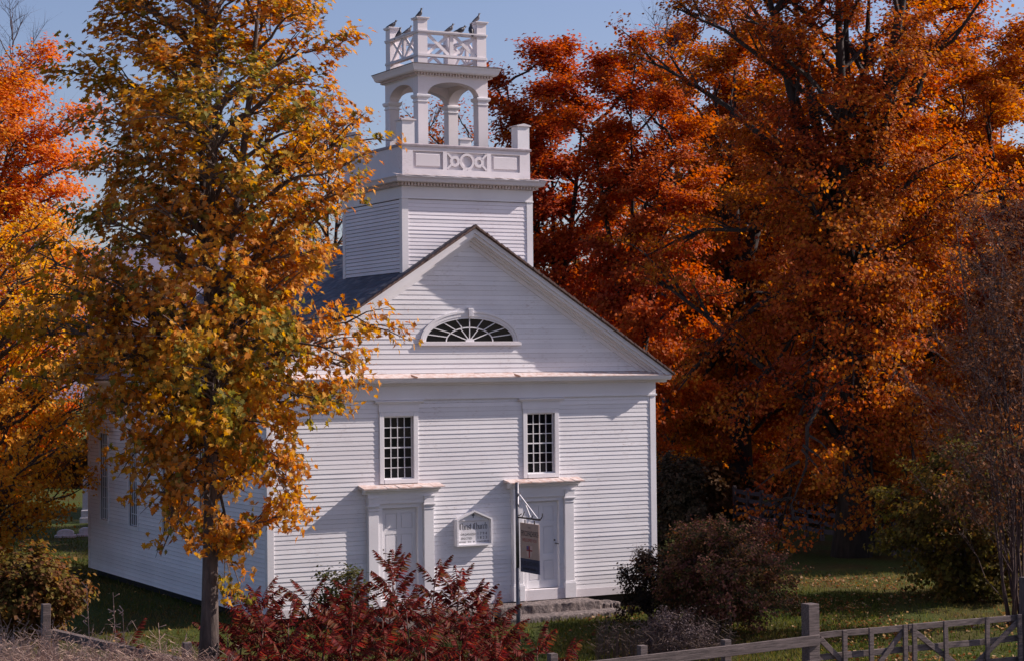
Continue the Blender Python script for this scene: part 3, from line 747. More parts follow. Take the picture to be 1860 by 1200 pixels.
# ------------------------------------------------------------------ stone steps
def slab(label, x0, x1, y0, y1, z0, z1, seed):
    r = random.Random(seed); bm_ = bmesh.new(); nx_, ny_ = 14, 5
    def g(i, j, k):
        x = x0+(x1-x0)*i/nx_; y = y0+(y1-y0)*j/ny_; z = z0 if k == 0 else z1
        e = (i in (0, nx_)) or (j in (0, ny_))
        a = .035 if e else .0
        return (x+r.uniform(-a, a), y+r.uniform(-a, a), z+r.uniform(-.012, .008)-(.02 if e and k else 0))
    top = [[bm_.verts.new(g(i, j, 1)) for j in range(ny_+1)] for i in range(nx_+1)]
    bot = [[bm_.verts.new(g(i, j, 0)) for j in range(ny_+1)] for i in range(nx_+1)]
    for i in range(nx_):
        for j in range(ny_):
            bm_.faces.new((top[i][j], top[i+1][j], top[i+1][j+1], top[i][j+1])); bm_.faces.new((bot[i][j+1], bot[i+1][j+1], bot[i+1][j], bot[i][j]))
    for i in range(nx_):
        bm_.faces.new((top[i+1][0], top[i][0], bot[i][0], bot[i+1][0])); bm_.faces.new((top[i][ny_], top[i+1][ny_], bot[i+1][ny_], bot[i][ny_]))
    for j in range(ny_):
        bm_.faces.new((top[0][j], top[0][j+1], bot[0][j+1], bot[0][j])); bm_.faces.new((top[nx_][j+1], top[nx_][j], bot[nx_][j], bot[nx_][j+1]))
    me = bpy.data.meshes.new('stone_step'); bmesh.ops.recalc_face_normals(bm_, faces=bm_.faces); bm_.to_mesh(me); bm_.free(); me.materials.append(STONE)
    me.polygons.foreach_set('use_smooth', [True]*len(me.polygons)); o = bpy.data.objects.new('stone_step', me); COL.objects.link(o)
    sm_ = o.modifiers.new('sub', 'SUBSURF'); sm_.levels = 3; sm_.render_levels = 3; sm_.subdivision_type = 'SIMPLE'
    tx = bpy.data.textures.new('rough', 'CLOUDS'); tx.noise_scale = .16; dm = o.modifiers.new('d', 'DISPLACE'); dm.texture = tx; dm.strength = .04; dm.mid_level = .5; dm.texture_coords = 'GLOBAL'
    return tag(o, label, 'step', 'granite steps at the church doors')
slab('long granite top step below the right-hand door', .15, 3.2, -.72, .10, -.26, -.006, 1)
slab('lower granite step, longest, nearest the lawn', .35, 3.6, -1.25, -.60, -.60, -.225, 2)
slab('broken granite block left of the top step, half behind sumac', -2.9, .05, -1.05, .10, -.55, -.008, 3)
slab('small flat granite piece at the right end of the steps', 3.24, 3.85, -.60, .10, -.5, -.11, 4)

# ------------------------------------------------------------------ lettering
def text_mesh(mb, txt, x, y, z, h, wscale=1., align='CENTER'):
    cu = bpy.data.curves.new('lettering', 'FONT'); cu.body = txt; cu.size = h*1.38; cu.align_x = align; cu.extrude = 0; cu.resolution_u = 2
    ob = bpy.data.objects.new('lettering', cu); me = bpy.data.meshes.new_from_object(ob)
    n = len(mb.v)
    mb.v += [(x+v.co.x*wscale, y, z+v.co.y) for v in me.vertices]; mb.f += [tuple(n+i for i in p.vertices) for p in me.polygons]
    bpy.data.objects.remove(ob); bpy.data.meshes.remove(me); bpy.data.curves.remove(cu)
BLK = {  # broad-nib strokes on a 1-high grid (x-height .62)
 'C': (.52, [[(.42,.86),(.30,.97),(.10,.86),(.10,.14),(.28,.0),(.46,.13)], [(.26,.90),(.26,.12)]]),
 'h': (.44, [[(.08,1.0),(.08,.06),(.15,.0)], [(.08,.52),(.24,.64),(.36,.52),(.36,.06),(.30,-.10)]]),
 'r': (.32, [[(.04,.56),(.10,.62),(.10,.05),(.17,.0)], [(.10,.52),(.22,.64),(.30,.56)]]),
 'i': (.22, [[(.03,.57),(.10,.62),(.10,.06),(.17,.0)], [(.08,.82),(.14,.90)]]),
 's': (.34, [[(.30,.54),(.20,.63),(.07,.52),(.07,.38),(.28,.24),(.28,.10),(.17,.0),(.04,.09)]]),
 't': (.28, [[(.10,.86),(.10,.07),(.18,.0),(.26,.06)], [(.02,.60),(.25,.60)]]),
 'u': (.42, [[(.02,.57),(.08,.62),(.08,.10),(.18,.0),(.32,.10)], [(.32,.62),(.32,.06),(.40,.0)]]),
 'c': (.33, [[(.28,.54),(.19,.63),(.07,.52),(.07,.12),(.18,.0),(.29,.09)]]), ' ': (.24, [])}
def blackletter(mb, txt, cx, y, z, h, w=1.):
    tot = sum(BLK[c][0] for c in txt)*h*w; x = cx-tot/2; nb = Vector((.080*h*w, .05*h))
    for c in txt:
        adv, st = BLK[c]
        for pl in st:
            for (a, b) in zip(pl, pl[1:]):
                A = Vector((x+a[0]*h*w, z+a[1]*h)); B = Vector((x+b[0]*h*w, z+b[1]*h))
                q = [A-nb*.6, B-nb*.6, B+nb*.6, A+nb*.6]
                n = len(mb.v); mb.v += [(p.x, y, p.y) for p in q]; mb.f.append((n, n+1, n+2, n+3))
        x += adv*h*w
def marks(mb, cx, y, z, h, words, seed):
    "line too worn to read: rows of short strokes"
    r = random.Random(seed); tot = sum(words)+(len(words)-1)*.05; x = cx-tot/2
    for w in words:
        e = x+w
        while x < e-.008:
            mb.box(x, x+.007, y-.0005, y, z+r.uniform(0, .1*h), z+h*r.uniform(.7, 1)); x += r.uniform(.012, .018)
        x = e+.05
# wall sign
ws = empty('wall_sign', (0, -.02, 1.45), 'white gabled notice box reading Christ Church, between the two doors', 'sign')
house = [(-.485, 0), (.485, 0), (.485, .655), (0, .865), (-.485, .655)]
inner_ = [(-.445, .04), (.445, .04), (.445, .63), (0, .822), (-.445, .63)]
m = MB(); n = 5; vs = []; fs = []
for (pl, y) in ((house, -.155), (inner_, -.155), (inner_, -.06), (house, .015)): vs += [(a, y, b) for a, b in pl]
for k in range(5):
    j = (k+1) % 5
    fs += [(k, j, n+j, n+k), (n+k, n+j, 2*n+j, 2*n+k), (3*n+k, 3*n+j, j, k)]
m.add(vs, fs); m.build('frame', TRIM, ws)
MB().prism(inner_, XZ, -.062, -.05).build('board', TRIM, ws)
m = MB(); m.box(-.444, .444, -.09, -.063, .612, .640)
for k in range(28): m.box(-.43+k*.0315, -.415+k*.0315, -.08, -.063, .590, .611)
m.build('crossbar', TRIM, ws)
m = MB(); blackletter(m, 'Christ Church', 0, -.066, .40, .155, 1.03)
text_mesh(m, 'ORGANIZED', -.14, -.066, .255, .055, .95); text_mesh(m, '1 7 9 4', .24, -.066, .255, .07, 1.0)
text_mesh(m, 'ERECTED', -.185, -.066, .155, .055, .95); text_mesh(m, '1 8 2 3', .24, -.066, .155, .07, 1.0)
marks(m, 0, -.0655, .075, .042, (.24, .10, .05, .34), 3)
m.box(-.011, .011, -.0665, -.066, .675, .785); m.box(-.04, .04, -.0665, -.0661, .733, .755)
m.build('lettering', INK, ws)

# ------------------------------------------------------------------ hanging sign on its pole
PX, PY = -.746, -3.725
pg = gz(PX, PY)
sp = empty('sign_post', (PX, PY, pg), 'slim grey steel sign post with bracket, in front of right-hand door', 'sign post', rz=rad(-90))
m = MB(); m.tube([(0, 0, -.3), (0, 0, 1.72-.0)], .050, 10); m.tube([(0, 0, 1.70), (0, 0, 3.185-pg)], .043, 10); m.build('pole', STEEL, sp, True)
zb = 2.40-pg; KX = 1.5; m = MB()
m.bar((.03, 0, zb+.0), (1.06, 0, zb+.0), .03, .035); m.build('arm', IRON, sp)
WM = TRIM
m = MB(); m.bar((.03, 0, zb+.56), (.95, 0, zb+.02), .022, .03); m.build('brace', WM, sp)
m = MB(); m.bar((.34, 0, zb+.38), (.62, 0, zb+.03), .018, .026); m.build('short_brace', WM, sp)
m = MB(); m.tube([(.03, 0, zb+.12)]+[(.06+.22*math.cos(a), 0, zb+.24+.20*math.sin(a)) for a in [rad(x) for x in (250, 280, 310)]], .011, 6)
m.tube([(.15+.14*math.cos(rad(a)), 0, zb+.38+.16*math.sin(rad(a))) for a in (90, 120, 150, 180, 210, 240)], .013, 6)
m.tube([(.92, 0, zb+.0)]+[(1.0+.17*math.cos(rad(a)), 0, zb+.13+.13*math.sin(rad(a))) for a in (-90, -50, -20, 10)], [.012, .013, .013, .012, .008], 6)
m.tube([(.2, 0, zb+.0), (.28, 0, zb+.06), (.34, 0, zb+.14)], .011, 6); m.tube([(.68, 0, zb+.02), (.74, 0, zb+.08)], .011, 6); m.build('scroll', IRON, sp)
hs_ = empty('hanging_sign', (PX, PY-.58, 1.19), 'cream church sign with red cross shield and blue foot, hanging from bracket', 'sign', rz=rad(-90))
m = MB(); m.box(-.43, .43, -.012, .012, .31, 1.10); m.build('panel', SIGNP, hs_)
m = MB(); m.box(-.43, .43, -.012, .012, 0, .309); m.build('blue_panel', SIGNB, hs_)
m = MB()
for xx in (-.22, .22): m.tube([(xx, 0, 1.08), (xx, 0, 1.17)], .014, 6)
m.build('hooks', IRON, hs_)
for (mat_, items) in ((INK, (('THE', 0, .99, .035, 1.3), ('EPISCOPAL', -.15, .815, .125, .55), ('CHURCH', .25, .815, .125, .53))), (REDINK, (('WELCOMES', -.10, .69, .075, .82), ('YOU', .24, .69, .075, .85)))):
    m = MB()
    for tx_, x, z, h, ws_ in items: text_mesh(m, tx_, x, -.0145, z, h, ws_)
    m.build('lettering' if mat_ is INK else 'red_lettering', mat_, hs_)
m = MB(); text_mesh(m, 'OLD', -.30, -.0145, .165, .09, .87); text_mesh(m, 'CHRIST', -.08, -.0145, .165, .09, .76); text_mesh(m, 'CHURCH', .235, -.0145, .165, .09, .73)
marks(m, 0, -.0145, .06, .05, (.29, .26), 5); m.build('lettering', INK, hs_)
shp = [(-.13, .60), (.13, .60), (.13, .45), (.087, .37), (0, .325), (-.087, .37), (-.13, .45)]
m = MB(); m.prism(shp, XZ, -.0150, -.0125); m.build('shield', SHIELD, hs_)
m = MB(); m.box(-.028, .028, -.0175, -.0152, .335, .60); m.box(-.13, .13, -.0175, -.0152, .485, .515); m.build('red_cross', REDINK, hs_)
m = MB(); m.box(-.129, -.029, -.0172, -.0151, .516, .599); m.build('blue_canton', BLUE, hs_)

# ------------------------------------------------------------------ pigeons
def bird(loc, yaw, pitch, label, fluff=1., mat=BIRD, scale=.9):
    e = empty('pigeon', loc, label, 'bird', 'pigeons on the belfry balustrade', rz=yaw); e.scale = (scale,)*3
    st = [(-.20,.004,.030),(-.13,.012,.034),(-.085,.026,.036),(-.03,.050,.052),(.03,.062,.066),(.08,.056,.064),(.115,.040,.048),(.135,.031,.034),(.155,.031,.032),(.175,.024,.026),(.19,.008,.008)]
    lift = [0,0,0,0,0,.008,.03,.055,.07,.072,.066]
    rings = []
    c, s = math.cos(pitch), math.sin(pitch)
    for (x, hz, hy), l_ in zip(st, lift):
        r = []
        for k in range(10):
            a = 2*math.pi*k/10; yy = hy*fluff*math.cos(a) if x > -.1 else hy*math.cos(a); zz = hz*fluff*math.sin(a)+l_
            r.append((x*c-zz*s, yy, x*s+zz*c+.085))
        rings.append(r)
    MB().ring(rings).build('body', mat, e, True)
    X, Z = .19, .066
    m = MB(); m.tube([(X*c-Z*s, 0, X*s+Z*c+.085), ((X+.028)*c-(Z-.01)*s, 0, (X+.028)*s+(Z-.01)*c+.085)], [.006, .001], 6); m.build('beak', BEAK, e)
    for q in (-1, 1):
        m = MB(); m.tube([(.02*c, q*.022, .05+.02*s), (.02, q*.022, .0)], .006, 5); m.tube([(.0, q*.022, .004), (.045, q*.03, .004)], .004, 4); m.build('leg', BEAK, e)
        rings = []
        for x, h, o_ in ((.075, .012, .05), (.03, .034, .068), (-.05, .030, .058), (-.12, .016, .036), (-.175, .004, .018)):
            rr = []
            for k in range(8):
                a = 2*math.pi*k/8; yy = q*(o_*fluff+.007*math.cos(a)); zz = h*math.sin(a)+.012
                rr.append((x*c-zz*s, yy, x*s+zz*c+.085))
            rings.append(rr)
        MB().ring(rings).build('wing', BIRDL if mat is BIRDL else BIRD, e, True)
Bd = .95
rt = math.atan2(RT.y, RT.x)
def ray_y(u, v, yy):
    p0 = Vector(CAM_P); d = at(u, v, 1)-p0; t_ = (yy-p0.y)/d.y; return p0+d*t_
zr = 14.115; zp = 14.435
bird((-BP+.13, BY+BP-.10, zp), rt+.1, rad(22), 'dark pigeon perched on the rear left post cap')
bird((-BP+.06, BY+.30, zr), rt-.2, rad(50), 'upright black pigeon on the left rail, beside the rear post', 1., BIRD)
bird((-BP+.06, BY-.22, zr), rt+.15, rad(28), 'grey pigeon on the left rail next to the front corner post', 1.05, BIRDL)
bird((-.62, BY+BP-.05, zr), rt+.6, rad(35), 'pigeon on the rear rail, seen through the left balustrade')
bird((-BP+.10, BY-BP+.14, zp), rt, rad(42), 'black pigeon highest of all, on the front corner post cap')
bird((-.06, BY-BP+.05, zr), rt+.1, rad(28), 'grey pigeon on the middle of the front rail', 1.05, BIRDL)
bird((.25, BY-BP+.05, zr), rt+.3, rad(14), 'fluffed black pigeon preening on the front rail', 1.25)
bird((.555, BY-BP+.05, zr), rt+2.0, rad(60), 'upright black pigeon on the front rail beside the right post', 1.1)
bird((BP-.20, BY-BP+.14, zp), rt, rad(38), 'slender grey pigeon on the front right post cap', .9, BIRDL)

# ------------------------------------------------------------------ trees
RA = math.atan2(RT.y, RT.x)
def bez(a, b, c, t): return a*(1-t)**2+b*2*t*(1-t)+c*t*t
def tree(name, label, cat, base, prof, pal, seed, trunk=(.2,), n_limb=40, n_sub=8, n_twig=4, n_leaf=10, leaf=(.12, .17), sig=.12,
         tmpl=(MAPLE_V, MAPLE_F), bark=BARK, mat=None, depthf=.85, leaders=0, group=None, rise=(.55, 1.0), top=.9, solo=0, twig_mat=None, clump=.8, limb_r=.35, stems=0, sub_len=.36, in_f=(.5, 1.), lean=(0, 0), mainlimbs=True, droop=.25, twl=(.25,.6), lobes=.10, flat=.6):
    """base: world point; prof: [(height, reach left, reach right)]; limbs climb from the trunk to the crown surface,
    carry side branches and twigs, and the leaves sit along the twigs"""
    rs = np.random.RandomState(seed); mat = mat or LEAF
    root = empty(name, base, label, cat, group)
    pz_ = [p[0] for p in prof]; pL = [p[1] for p in prof]; pR = [p[2] for p in prof]
    H = pz_[-1]; zlo = pz_[0]
    def reach(z, az):
        t_ = (1+math.cos(az-RA))/2; r = np.interp(z, pz_, pL)*(1-t_)+np.interp(z, pz_, pR)*t_
        return r*(1-(1-depthf)*abs(math.sin(az-RA)))*(1+lobes*(math.sin(3*az+seed+z*.55)+.7*math.sin(5*az+seed*2-z*.85)))
    tr = trunk[0]
    # trunk(s)
    axes = []
    def axis_path(x0, y0, z0, x1, y1, z1, wob):
        n = 9; P_ = []
        for i in range(n):
            t_ = i/(n-1); P_.append(np.array([x0+(x1-x0)*t_+rs.normal(0, wob)*(0 < i), y0+(y1-y0)*t_+rs.normal(0, wob)*(0 < i), z0+(z1-z0)*t_]))
        return P_
    zt = H*top
    rng_ = random.Random(seed)
    if not stems:
        P_ = axis_path(0, 0, -.4, lean[0], lean[1], zt, .05)
        axes.append(P_)
        R_ = [tr*(1.35 if i == 0 else 1-.9*(i/8)**1.1) for i in range(9)]
        if leaders: R_ = [tr*(1.35 if i == 0 else max(.12, 1-1.05*(i/8)**.9)) for i in range(9)]
        MB().tube(P_, R_, 12, .06, rng_).build('trunk', bark, root, True)
        for k in range(leaders):
            a = RA+math.pi*k*2/max(1, leaders)+rs.uniform(-.4, .4); zs = H*rs.uniform(.28, .45); rr = reach(zt*.8, a)*rs.uniform(.3, .55)
            c0 = np.array([np.interp(zs, [p[2] for p in P_], [p[i] for p in P_]) for i in range(2)]+[zs])
            e = np.array([lean[0]+rr*math.cos(a), lean[1]+rr*math.sin(a), zt*rs.uniform(.85, 1)])
            mid = c0*.5+e*.5; mid[:2] = c0[:2]*.35+e[:2]*.65
            Q = [bez(c0, mid, e, t_) for t_ in np.linspace(0, 1, 9)]
            axes.append(Q); r0 = tr*.62
            MB().tube(Q, [r0*(1-.85*i/8) for i in range(9)], 8, .06, rng_).build('limb', bark, root, True)
    else:
        for k in range(stems):
            a = 2*math.pi*k/stems+rs.uniform(-.4, .4); rr = reach(H*.6, a)*rs.uniform(.2, .7); b0 = rs.normal(0, .12, 2)
            Q = axis_path(b0[0], b0[1], -.2, rr*math.cos(a), rr*math.sin(a), H*rs.uniform(.6, .95), .04); axes.append(Q)
            MB().tube(Q, [tr*(1-.75*i/8) for i in range(9)], 6, .06, rng_).build('stem', bark, root, True)
    # limb targets
    zz = np.linspace(zlo, H*.985, 60); wgt = np.array([reach(z, 0)+reach(z, math.pi)+.15 for z in zz]); cdf = np.cumsum(wgt)/wgt.sum()
    tw_a = []; tw_b = []; twm = MB(); limb_mb = MB()
    for i in range(n_limb):
        ztg = np.interp((i+rs.uniform(.1, .9))/n_limb, cdf, zz); az = i*2.39996+rs.uniform(-.35, .35)
        r = reach(ztg, az)*rs.uniform(*in_f)
        ax = axes[rs.randint(len(axes))] if len(axes) > 1 else axes[0]
        az_z = [p[2] for p in ax]
        T = np.array([np.interp(ztg, az_z, [p[j] for p in ax]) if j < 2 else ztg for j in range(3)])
        if len(axes) > 1: T[:2] *= .35
        T = T+np.array([r*math.cos(az), r*math.sin(az), 0])
        zs = ztg-r*rs.uniform(*rise); zs = min(max(zs, zlo*.75 if not stems else .15, az_z[0]+.2), az_z[-1])
        Sx = np.array([np.interp(zs, az_z, [p[j] for p in ax]) for j in range(2)]+[zs])
        mid = Sx*.45+T*.55+np.array([0, 0, .22*r]); L = np.linalg.norm(T-Sx)
        if L < .15: continue
        ts = np.linspace(0, 1, 7); path = [bez(Sx, mid, T, t_)+(rs.normal(0, .02*L, 3) if 0 < t_ < 1 else 0) for t_ in ts]
        r0 = min(tr*limb_r, .012+.018*L); lm = MB()
        lm.tube(path, [max(.006, r0*(1-.85*t_)) for t_ in ts], 5)
        for s_ in range(n_sub):
            t_ = rs.uniform(.3, 1); p = bez(Sx, mid, T, t_); tan = bez(Sx, mid, T, min(1, t_+.08))-bez(Sx, mid, T, max(0, t_-.08)); tan /= np.linalg.norm(tan)+1e-6
            sd_ = np.cross(tan, [0, 0, 1]); sd_ /= np.linalg.norm(sd_)+1e-6
            d = tan*rs.uniform(.4, 1)+sd_*rs.choice([-1, 1])*rs.uniform(.3, 1)+np.array([0, 0, rs.uniform(-.25, .55)]); d /= np.linalg.norm(d)
            l_ = L*sub_len*(1.15-.6*t_)*rs.uniform(.7, 1.2)+.25
            e = p+d*l_; mp = p+d*l_*.5+np.array([0, 0, .06*l_])
            lm.tube([p, mp, e], [max(.004, r0*.35), max(.004, r0*.22), .004], 3)
            for w in range(n_twig):
                q = rs.uniform(.25, 1); p2 = bez(p, mp, e, q); d2 = d*.6+rs.normal(0, .6, 3)+np.array([0, 0, .15]); d2 /= np.linalg.norm(d2)
                e2 = p2+d2*rs.uniform(*twl); tw_a.append(p2); tw_b.append(e2)
                twm.add([p2+np.array([.004, 0, 0]), p2-np.array([.004, 0, 0]), p2+np.array([0, .004, .004]), e2], [(0,1,3),(1,2,3),(2,0,3)])
        if mainlimbs: lm.build('limb', bark, root)
        else: limb_mb.add(lm.v, lm.f)
    if not mainlimbs: limb_mb.build('branches', bark, root)['kind'] = 'stuff'
    if twm.v: twm.build('twigs', twig_mat or bark, root)['kind'] = 'stuff'
    if n_leaf:
        A = np.array(tw_a); B = np.array(tw_b); n = len(A)
        k = np.maximum(0, rs.poisson(n_leaf, n)); idx = np.repeat(np.arange(n), k); t_ = rs.uniform(.15, 1.05, len(idx))[:, None]
        pos = A[idx]*(1-t_)+B[idx]*t_+rs.normal(0, 1, (len(idx), 3))*np.array([sig, sig, sig*flat])
        out = pos.copy(); out[:, 2] = (pos[:, 2]-H*.5)*.6; out = unit(out)
        x, y, z = frames(rs, len(idx), out*.75+np.array([0, 0, .75]), .55, out*.5+np.array([0, 0, -.7*droop*4]))
        pal_ = np.array(pal); ph = rs.uniform(0, 6.28, 6); f_ = clump
        cv = (np.sin(pos[:, 0]*f_+ph[0])+np.sin(pos[:, 1]*f_*1.1+ph[1])+np.sin(pos[:, 2]*f_*.9+ph[2])+np.sin((pos[:, 0]+pos[:, 2])*f_*1.9+ph[3]))*.14+.5
        tw_r = rs.normal(0, .16, n)[idx]
        u = np.clip(cv+tw_r+rs.normal(0, .13, len(idx)), 0, .999)*(len(pal_)-1)
        i0 = u.astype(int); fr = (u-i0)[:, None]
        colr = (pal_[i0]*(1-fr)+pal_[i0+1]*fr)*rs.uniform(.78, 1.18, (len(idx), 1))
        size = rs.uniform(leaf[0], leaf[1], len(idx))
        keep = np.ones(len(idx), bool)
        if solo:                                  # the leaves that show largest: objects of their own
            wp = pos+np.array(base); dv = wp-np.array(CAM_P); dep = dv@np.array(FW); uu = 930+FPX*(dv@np.array(RT))/dep; vv = 600-FPX*(dv@np.array(UP))/dep
            facing = np.abs((z*unit(dv)).sum(1)); score = size*facing/dep*np.where((uu > 0) & (uu < 1860) & (vv > 0) & (vv < 1200), 1, 0)-.00012*(dep-dep.min())
            pick = np.argsort(-score)[:solo]; keep[pick] = False
            lib = {}
            for q in pick:
                key = int(u[q]*1.5)
                if key not in lib:
                    one = scatter_mesh('leaf', tmpl[0], tmpl[1], np.zeros((1, 3)), np.array([[1., 0, 0]]), np.array([[0, 1., 0]]), np.array([[0, 0, 1.]]), np.ones(1), colr[q:q+1], mat, root); lib[key] = one.data; o = one
                else: o = bpy.data.objects.new('leaf', lib[key]); COL.objects.link(o); o.parent = root
                mt = Matrix.Identity(4)
                for r_ in range(3): mt[r_][0] = x[q][r_]*size[q]; mt[r_][1] = y[q][r_]*size[q]; mt[r_][2] = z[q][r_]*size[q]; mt[r_][3] = pos[q][r_]
                o.matrix_basis = mt
        cr = scatter_mesh('crown', tmpl[0], tmpl[1], pos[keep], x[keep], y[keep], z[keep], size[keep], colr[keep], mat, root); cr['kind'] = 'stuff'
    return root
def from_view(u, d, rows):
    "stand point on the ground and crown profile from surveyed bearings"
    g = at(u, 900, d); zg = gz(g.x, g.y); prof = []
    for v, l, r in rows: prof.append((at(u, v, d).z-zg, l*d/FPX, r*d/FPX))
    prof.sort(); return (g.x, g.y, zg), prof
FARL = (FAR_V, FAR_F)
GOLD = (.60, .30, .04); ORG = (.60, .20, .025); RUST = (.42, .11, .025); OLIVE = (.26, .20, .035); GRN = (.13, .14, .03); TAN = (.60, .38, .15)
b_, p_ = from_view(374, 38, [(1020, 75, 60), (985, 115, 105), (900, 130, 165), (800, 155, 185), (740, 250, 290), (690, 350, 325), (640, 370, 318), (580, 375, 298), (545, 350, 215), (500, 345, 185), (460, 330, 205), (400, 250, 275), (340, 225, 340), (250, 215, 362), (200, 215, 350), (155, 225, 210), (100, 240, 250), (0, 255, 215), (-100, 230, 200), (-230, 130, 130), (-300, 30, 30)])
tree('maple_tree', 'tall gold and green maple standing before the church, its trunk full in view', 'tree', b_, p_, [(.20, .18, .04), (.34, .25, .045), (.56, .33, .05), GOLD, (.66, .34, .05), (.64, .25, .04), ORG, TAN, (.46, .15, .03), (.22, .19, .04)], 11, (.19,), 150, 9, 4, 8.2, (.10, .165), .09, leaders=3, twl=(.18, .42), lobes=.05, flat=.9, solo=300, top=.92, lean=(.35, 0), clump=1.3, in_f=(.55, 1.05), rise=(.35, .8))
LY = [(.74, .28, .03), (.80, .38, .04), (.82, .46, .06), (.74, .42, .07), (.70, .26, .03), (.46, .26, .05)]
b_, p_ = from_view(-55, 57, [(1015, 110, 70), (970, 190, 140), (920, 250, 220), (850, 270, 285), (750, 280, 300), (650, 280, 310), (550, 260, 300), (450, 200, 240), (370, 90, 130)])
tree('maple_tree', 'bright yellow-orange maple at the left edge, beside the church side wall', 'tree', b_, p_, LY, 12, (.22,), 84, 9, 4, 11, (.09, .145), .16, FARL, lobes=.12, flat=.5, in_f=(.6, 1.02), mainlimbs=False, clump=.9)
LR = [(.74, .27, .03), (.72, .20, .03), (.64, .15, .03), (.76, .34, .04), (.54, .12, .03)]
b_, p_ = from_view(-20, 66, [(900, 60, 60), (800, 130, 140), (650, 200, 200), (520, 220, 225), (400, 220, 225), (300, 210, 215), (200, 180, 190), (120, 120, 140), (55, 50, 60)])
tree('maple_tree', 'red-orange maple at the upper left corner, behind the yellow one', 'tree', b_, p_, LR, 13, (.28,), 70, 10, 4, 26, (.10, .16), .24, FARL, lobes=.14, flat=.45, in_f=(.45, 1.0), mainlimbs=False)
MO = [(.32, .066, .028), (.42, .092, .028), (.48, .118, .028), (.52, .155, .028), (.60, .255, .04), (.42, .10, .028), (.27, .085, .03)]
MR = [(.44, .085, .038), (.50, .105, .038), (.54, .145, .038), (.47, .095, .038), (.37, .075, .034), (.56, .19, .038)]
MG = [(.50, .14, .02), (.68, .27, .03), (.74, .38, .045), (.64, .21, .025), (.36, .16, .03)]
def far_tree(label, u, d, rows, pal, seed, r=.35, nl=54, k=22, leaf=(.18, .28), leaders=2, name='maple_tree', group=None, **kw):
    b0, p0 = from_view(u, d, rows)
    return tree(name, label, 'tree', b0, p0, pal, seed, (r,), nl, 10, 4, k*1.35, (leaf[0]*.60, leaf[1]*.60), kw.pop('sig', .25), FARL, BARKD, in_f=kw.pop('in_f', (.4, 1.02)), leaders=leaders, mainlimbs=kw.pop('mainlimbs', False), depthf=kw.pop('depthf', .7), group=group, lobes=.16, flat=.4, limb_r=.4, **kw)
far_tree('huge orange maple with several dark stems, its trunk at the lawn edge on the right', 1545, 64, [(985, 90, 90), (930, 210, 160), (850, 270, 180), (750, 310, 220), (600, 330, 260), (450, 340, 290), (300, 335, 325), (200, 335, 325), (100, 370, 325), (0, 370, 315), (-100, 350, 290), (-200, 270, 230), (-290, 100, 90)], MO, 21, .55, 126, 16, (.17, .26), 6, sub_len=.28)
far_tree('crimson maple just right of the belfry', 1010, 78, [(700, 80, 80), (600, 130, 130), (500, 150, 150), (400, 150, 150), (300, 145, 150), (200, 125, 145), (120, 105, 110), (62, 40, 50)], MR, 22, .3, 56, 22, (.2, .3))
far_tree('red maple between the crimson one and the huge orange one', 1155, 74, [(800, 90, 110), (680, 130, 150), (550, 150, 170), (400, 145, 170), (250, 135, 150), (130, 100, 110), (65, 40, 50)], MR[:3]+MO[1:4], 23, .3, 50, 20, (.2, .3))
far_tree('twin-trunked maple in deep shade behind the round shrub', 1345, 84, [(890, 120, 110), (800, 190, 180), (650, 220, 210), (500, 220, 210), (350, 210, 200), (200, 180, 180), (100, 120, 120), (30, 50, 60)], MO, 24, .6, 58, 22, (.22, .32), 3)
far_tree('orange maple cut by the right edge of the view', 1880, 68, [(880, 100, 80), (750, 200, 120), (600, 200, 150), (400, 180, 150), (200, 140, 140), (90, 80, 90), (30, 30, 30)], MO[1:5], 25, .3, 52, 20, (.2, .28))
far_tree('golden maple glowing behind the huge orange one', 1700, 84, [(880, 100, 100), (750, 190, 190), (600, 210, 210), (450, 190, 190), (300, 140, 140), (200, 50, 50)], MG, 26, .3, 50, 20, (.22, .32))
far_tree('golden maple behind the church roof, right of the gable', 1230, 98, [(940, 100, 100), (800, 210, 200), (600, 220, 210), (450, 180, 170), (330, 100, 90)], MG, 27, .3, 46, 20, (.26, .36))
far_tree('rust-coloured maple far behind the huge orange trunk', 1470, 104, [(930, 120, 120), (800, 220, 220), (600, 240, 240), (400, 230, 230), (250, 170, 170), (170, 60, 60)], MO, 28, .3, 50, 20, (.28, .38))
far_tree('thin half-bare tree seen through the belfry arches', 815, 92, [(620, 60, 60), (500, 110, 110), (400, 120, 110), (300, 110, 90), (220, 80, 60), (165, 30, 30)], [(.40, .14, .05), (.45, .10, .03), (.30, .12, .06)], 29, .22, 46, 2.6, (.2, .3), sig=.3, rise=(.9, 1.5))
far_tree('half-bare dark tree behind the roof, left of the tower', 600, 84, [(640, 80, 60), (500, 90, 80), (400, 110, 80), (300, 100, 80), (230, 80, 80), (165, 30, 50)], [(.42, .20, .06), (.40, .12, .03), (.25, .10, .04)], 30, .26, 42, 1.6, (.2, .3), sig=.3, rise=(.9, 1.5))
far_tree('bare grey treetop showing between red and orange maples', 1225, 92, [(500, 60, 60), (300, 90, 80), (150, 80, 60), (60, 60, 50), (5, 20, 20)], [(.3, .1, .05), (.2, .08, .05)], 31, .2, 50, .25, (.15, .2), rise=(1.2, 2.0), twl=(.6, 1.5), bark_=0) if False else None
b0, p0 = from_view(1210, 90, [(420, 60, 60), (250, 70, 60), (120, 60, 60), (50, 50, 50), (-5, 20, 20)])
tree('bare_tree', 'bare grey treetop showing above the red maples', 'tree', b0, p0, [(.2, .1, .06)]*2, 32, (.2,), 40, 10, 5, 0, rise=(1.2, 2.0), bark=TWIGGREY, mainlimbs=False, twl=(.6, 1.6), depthf=.7)
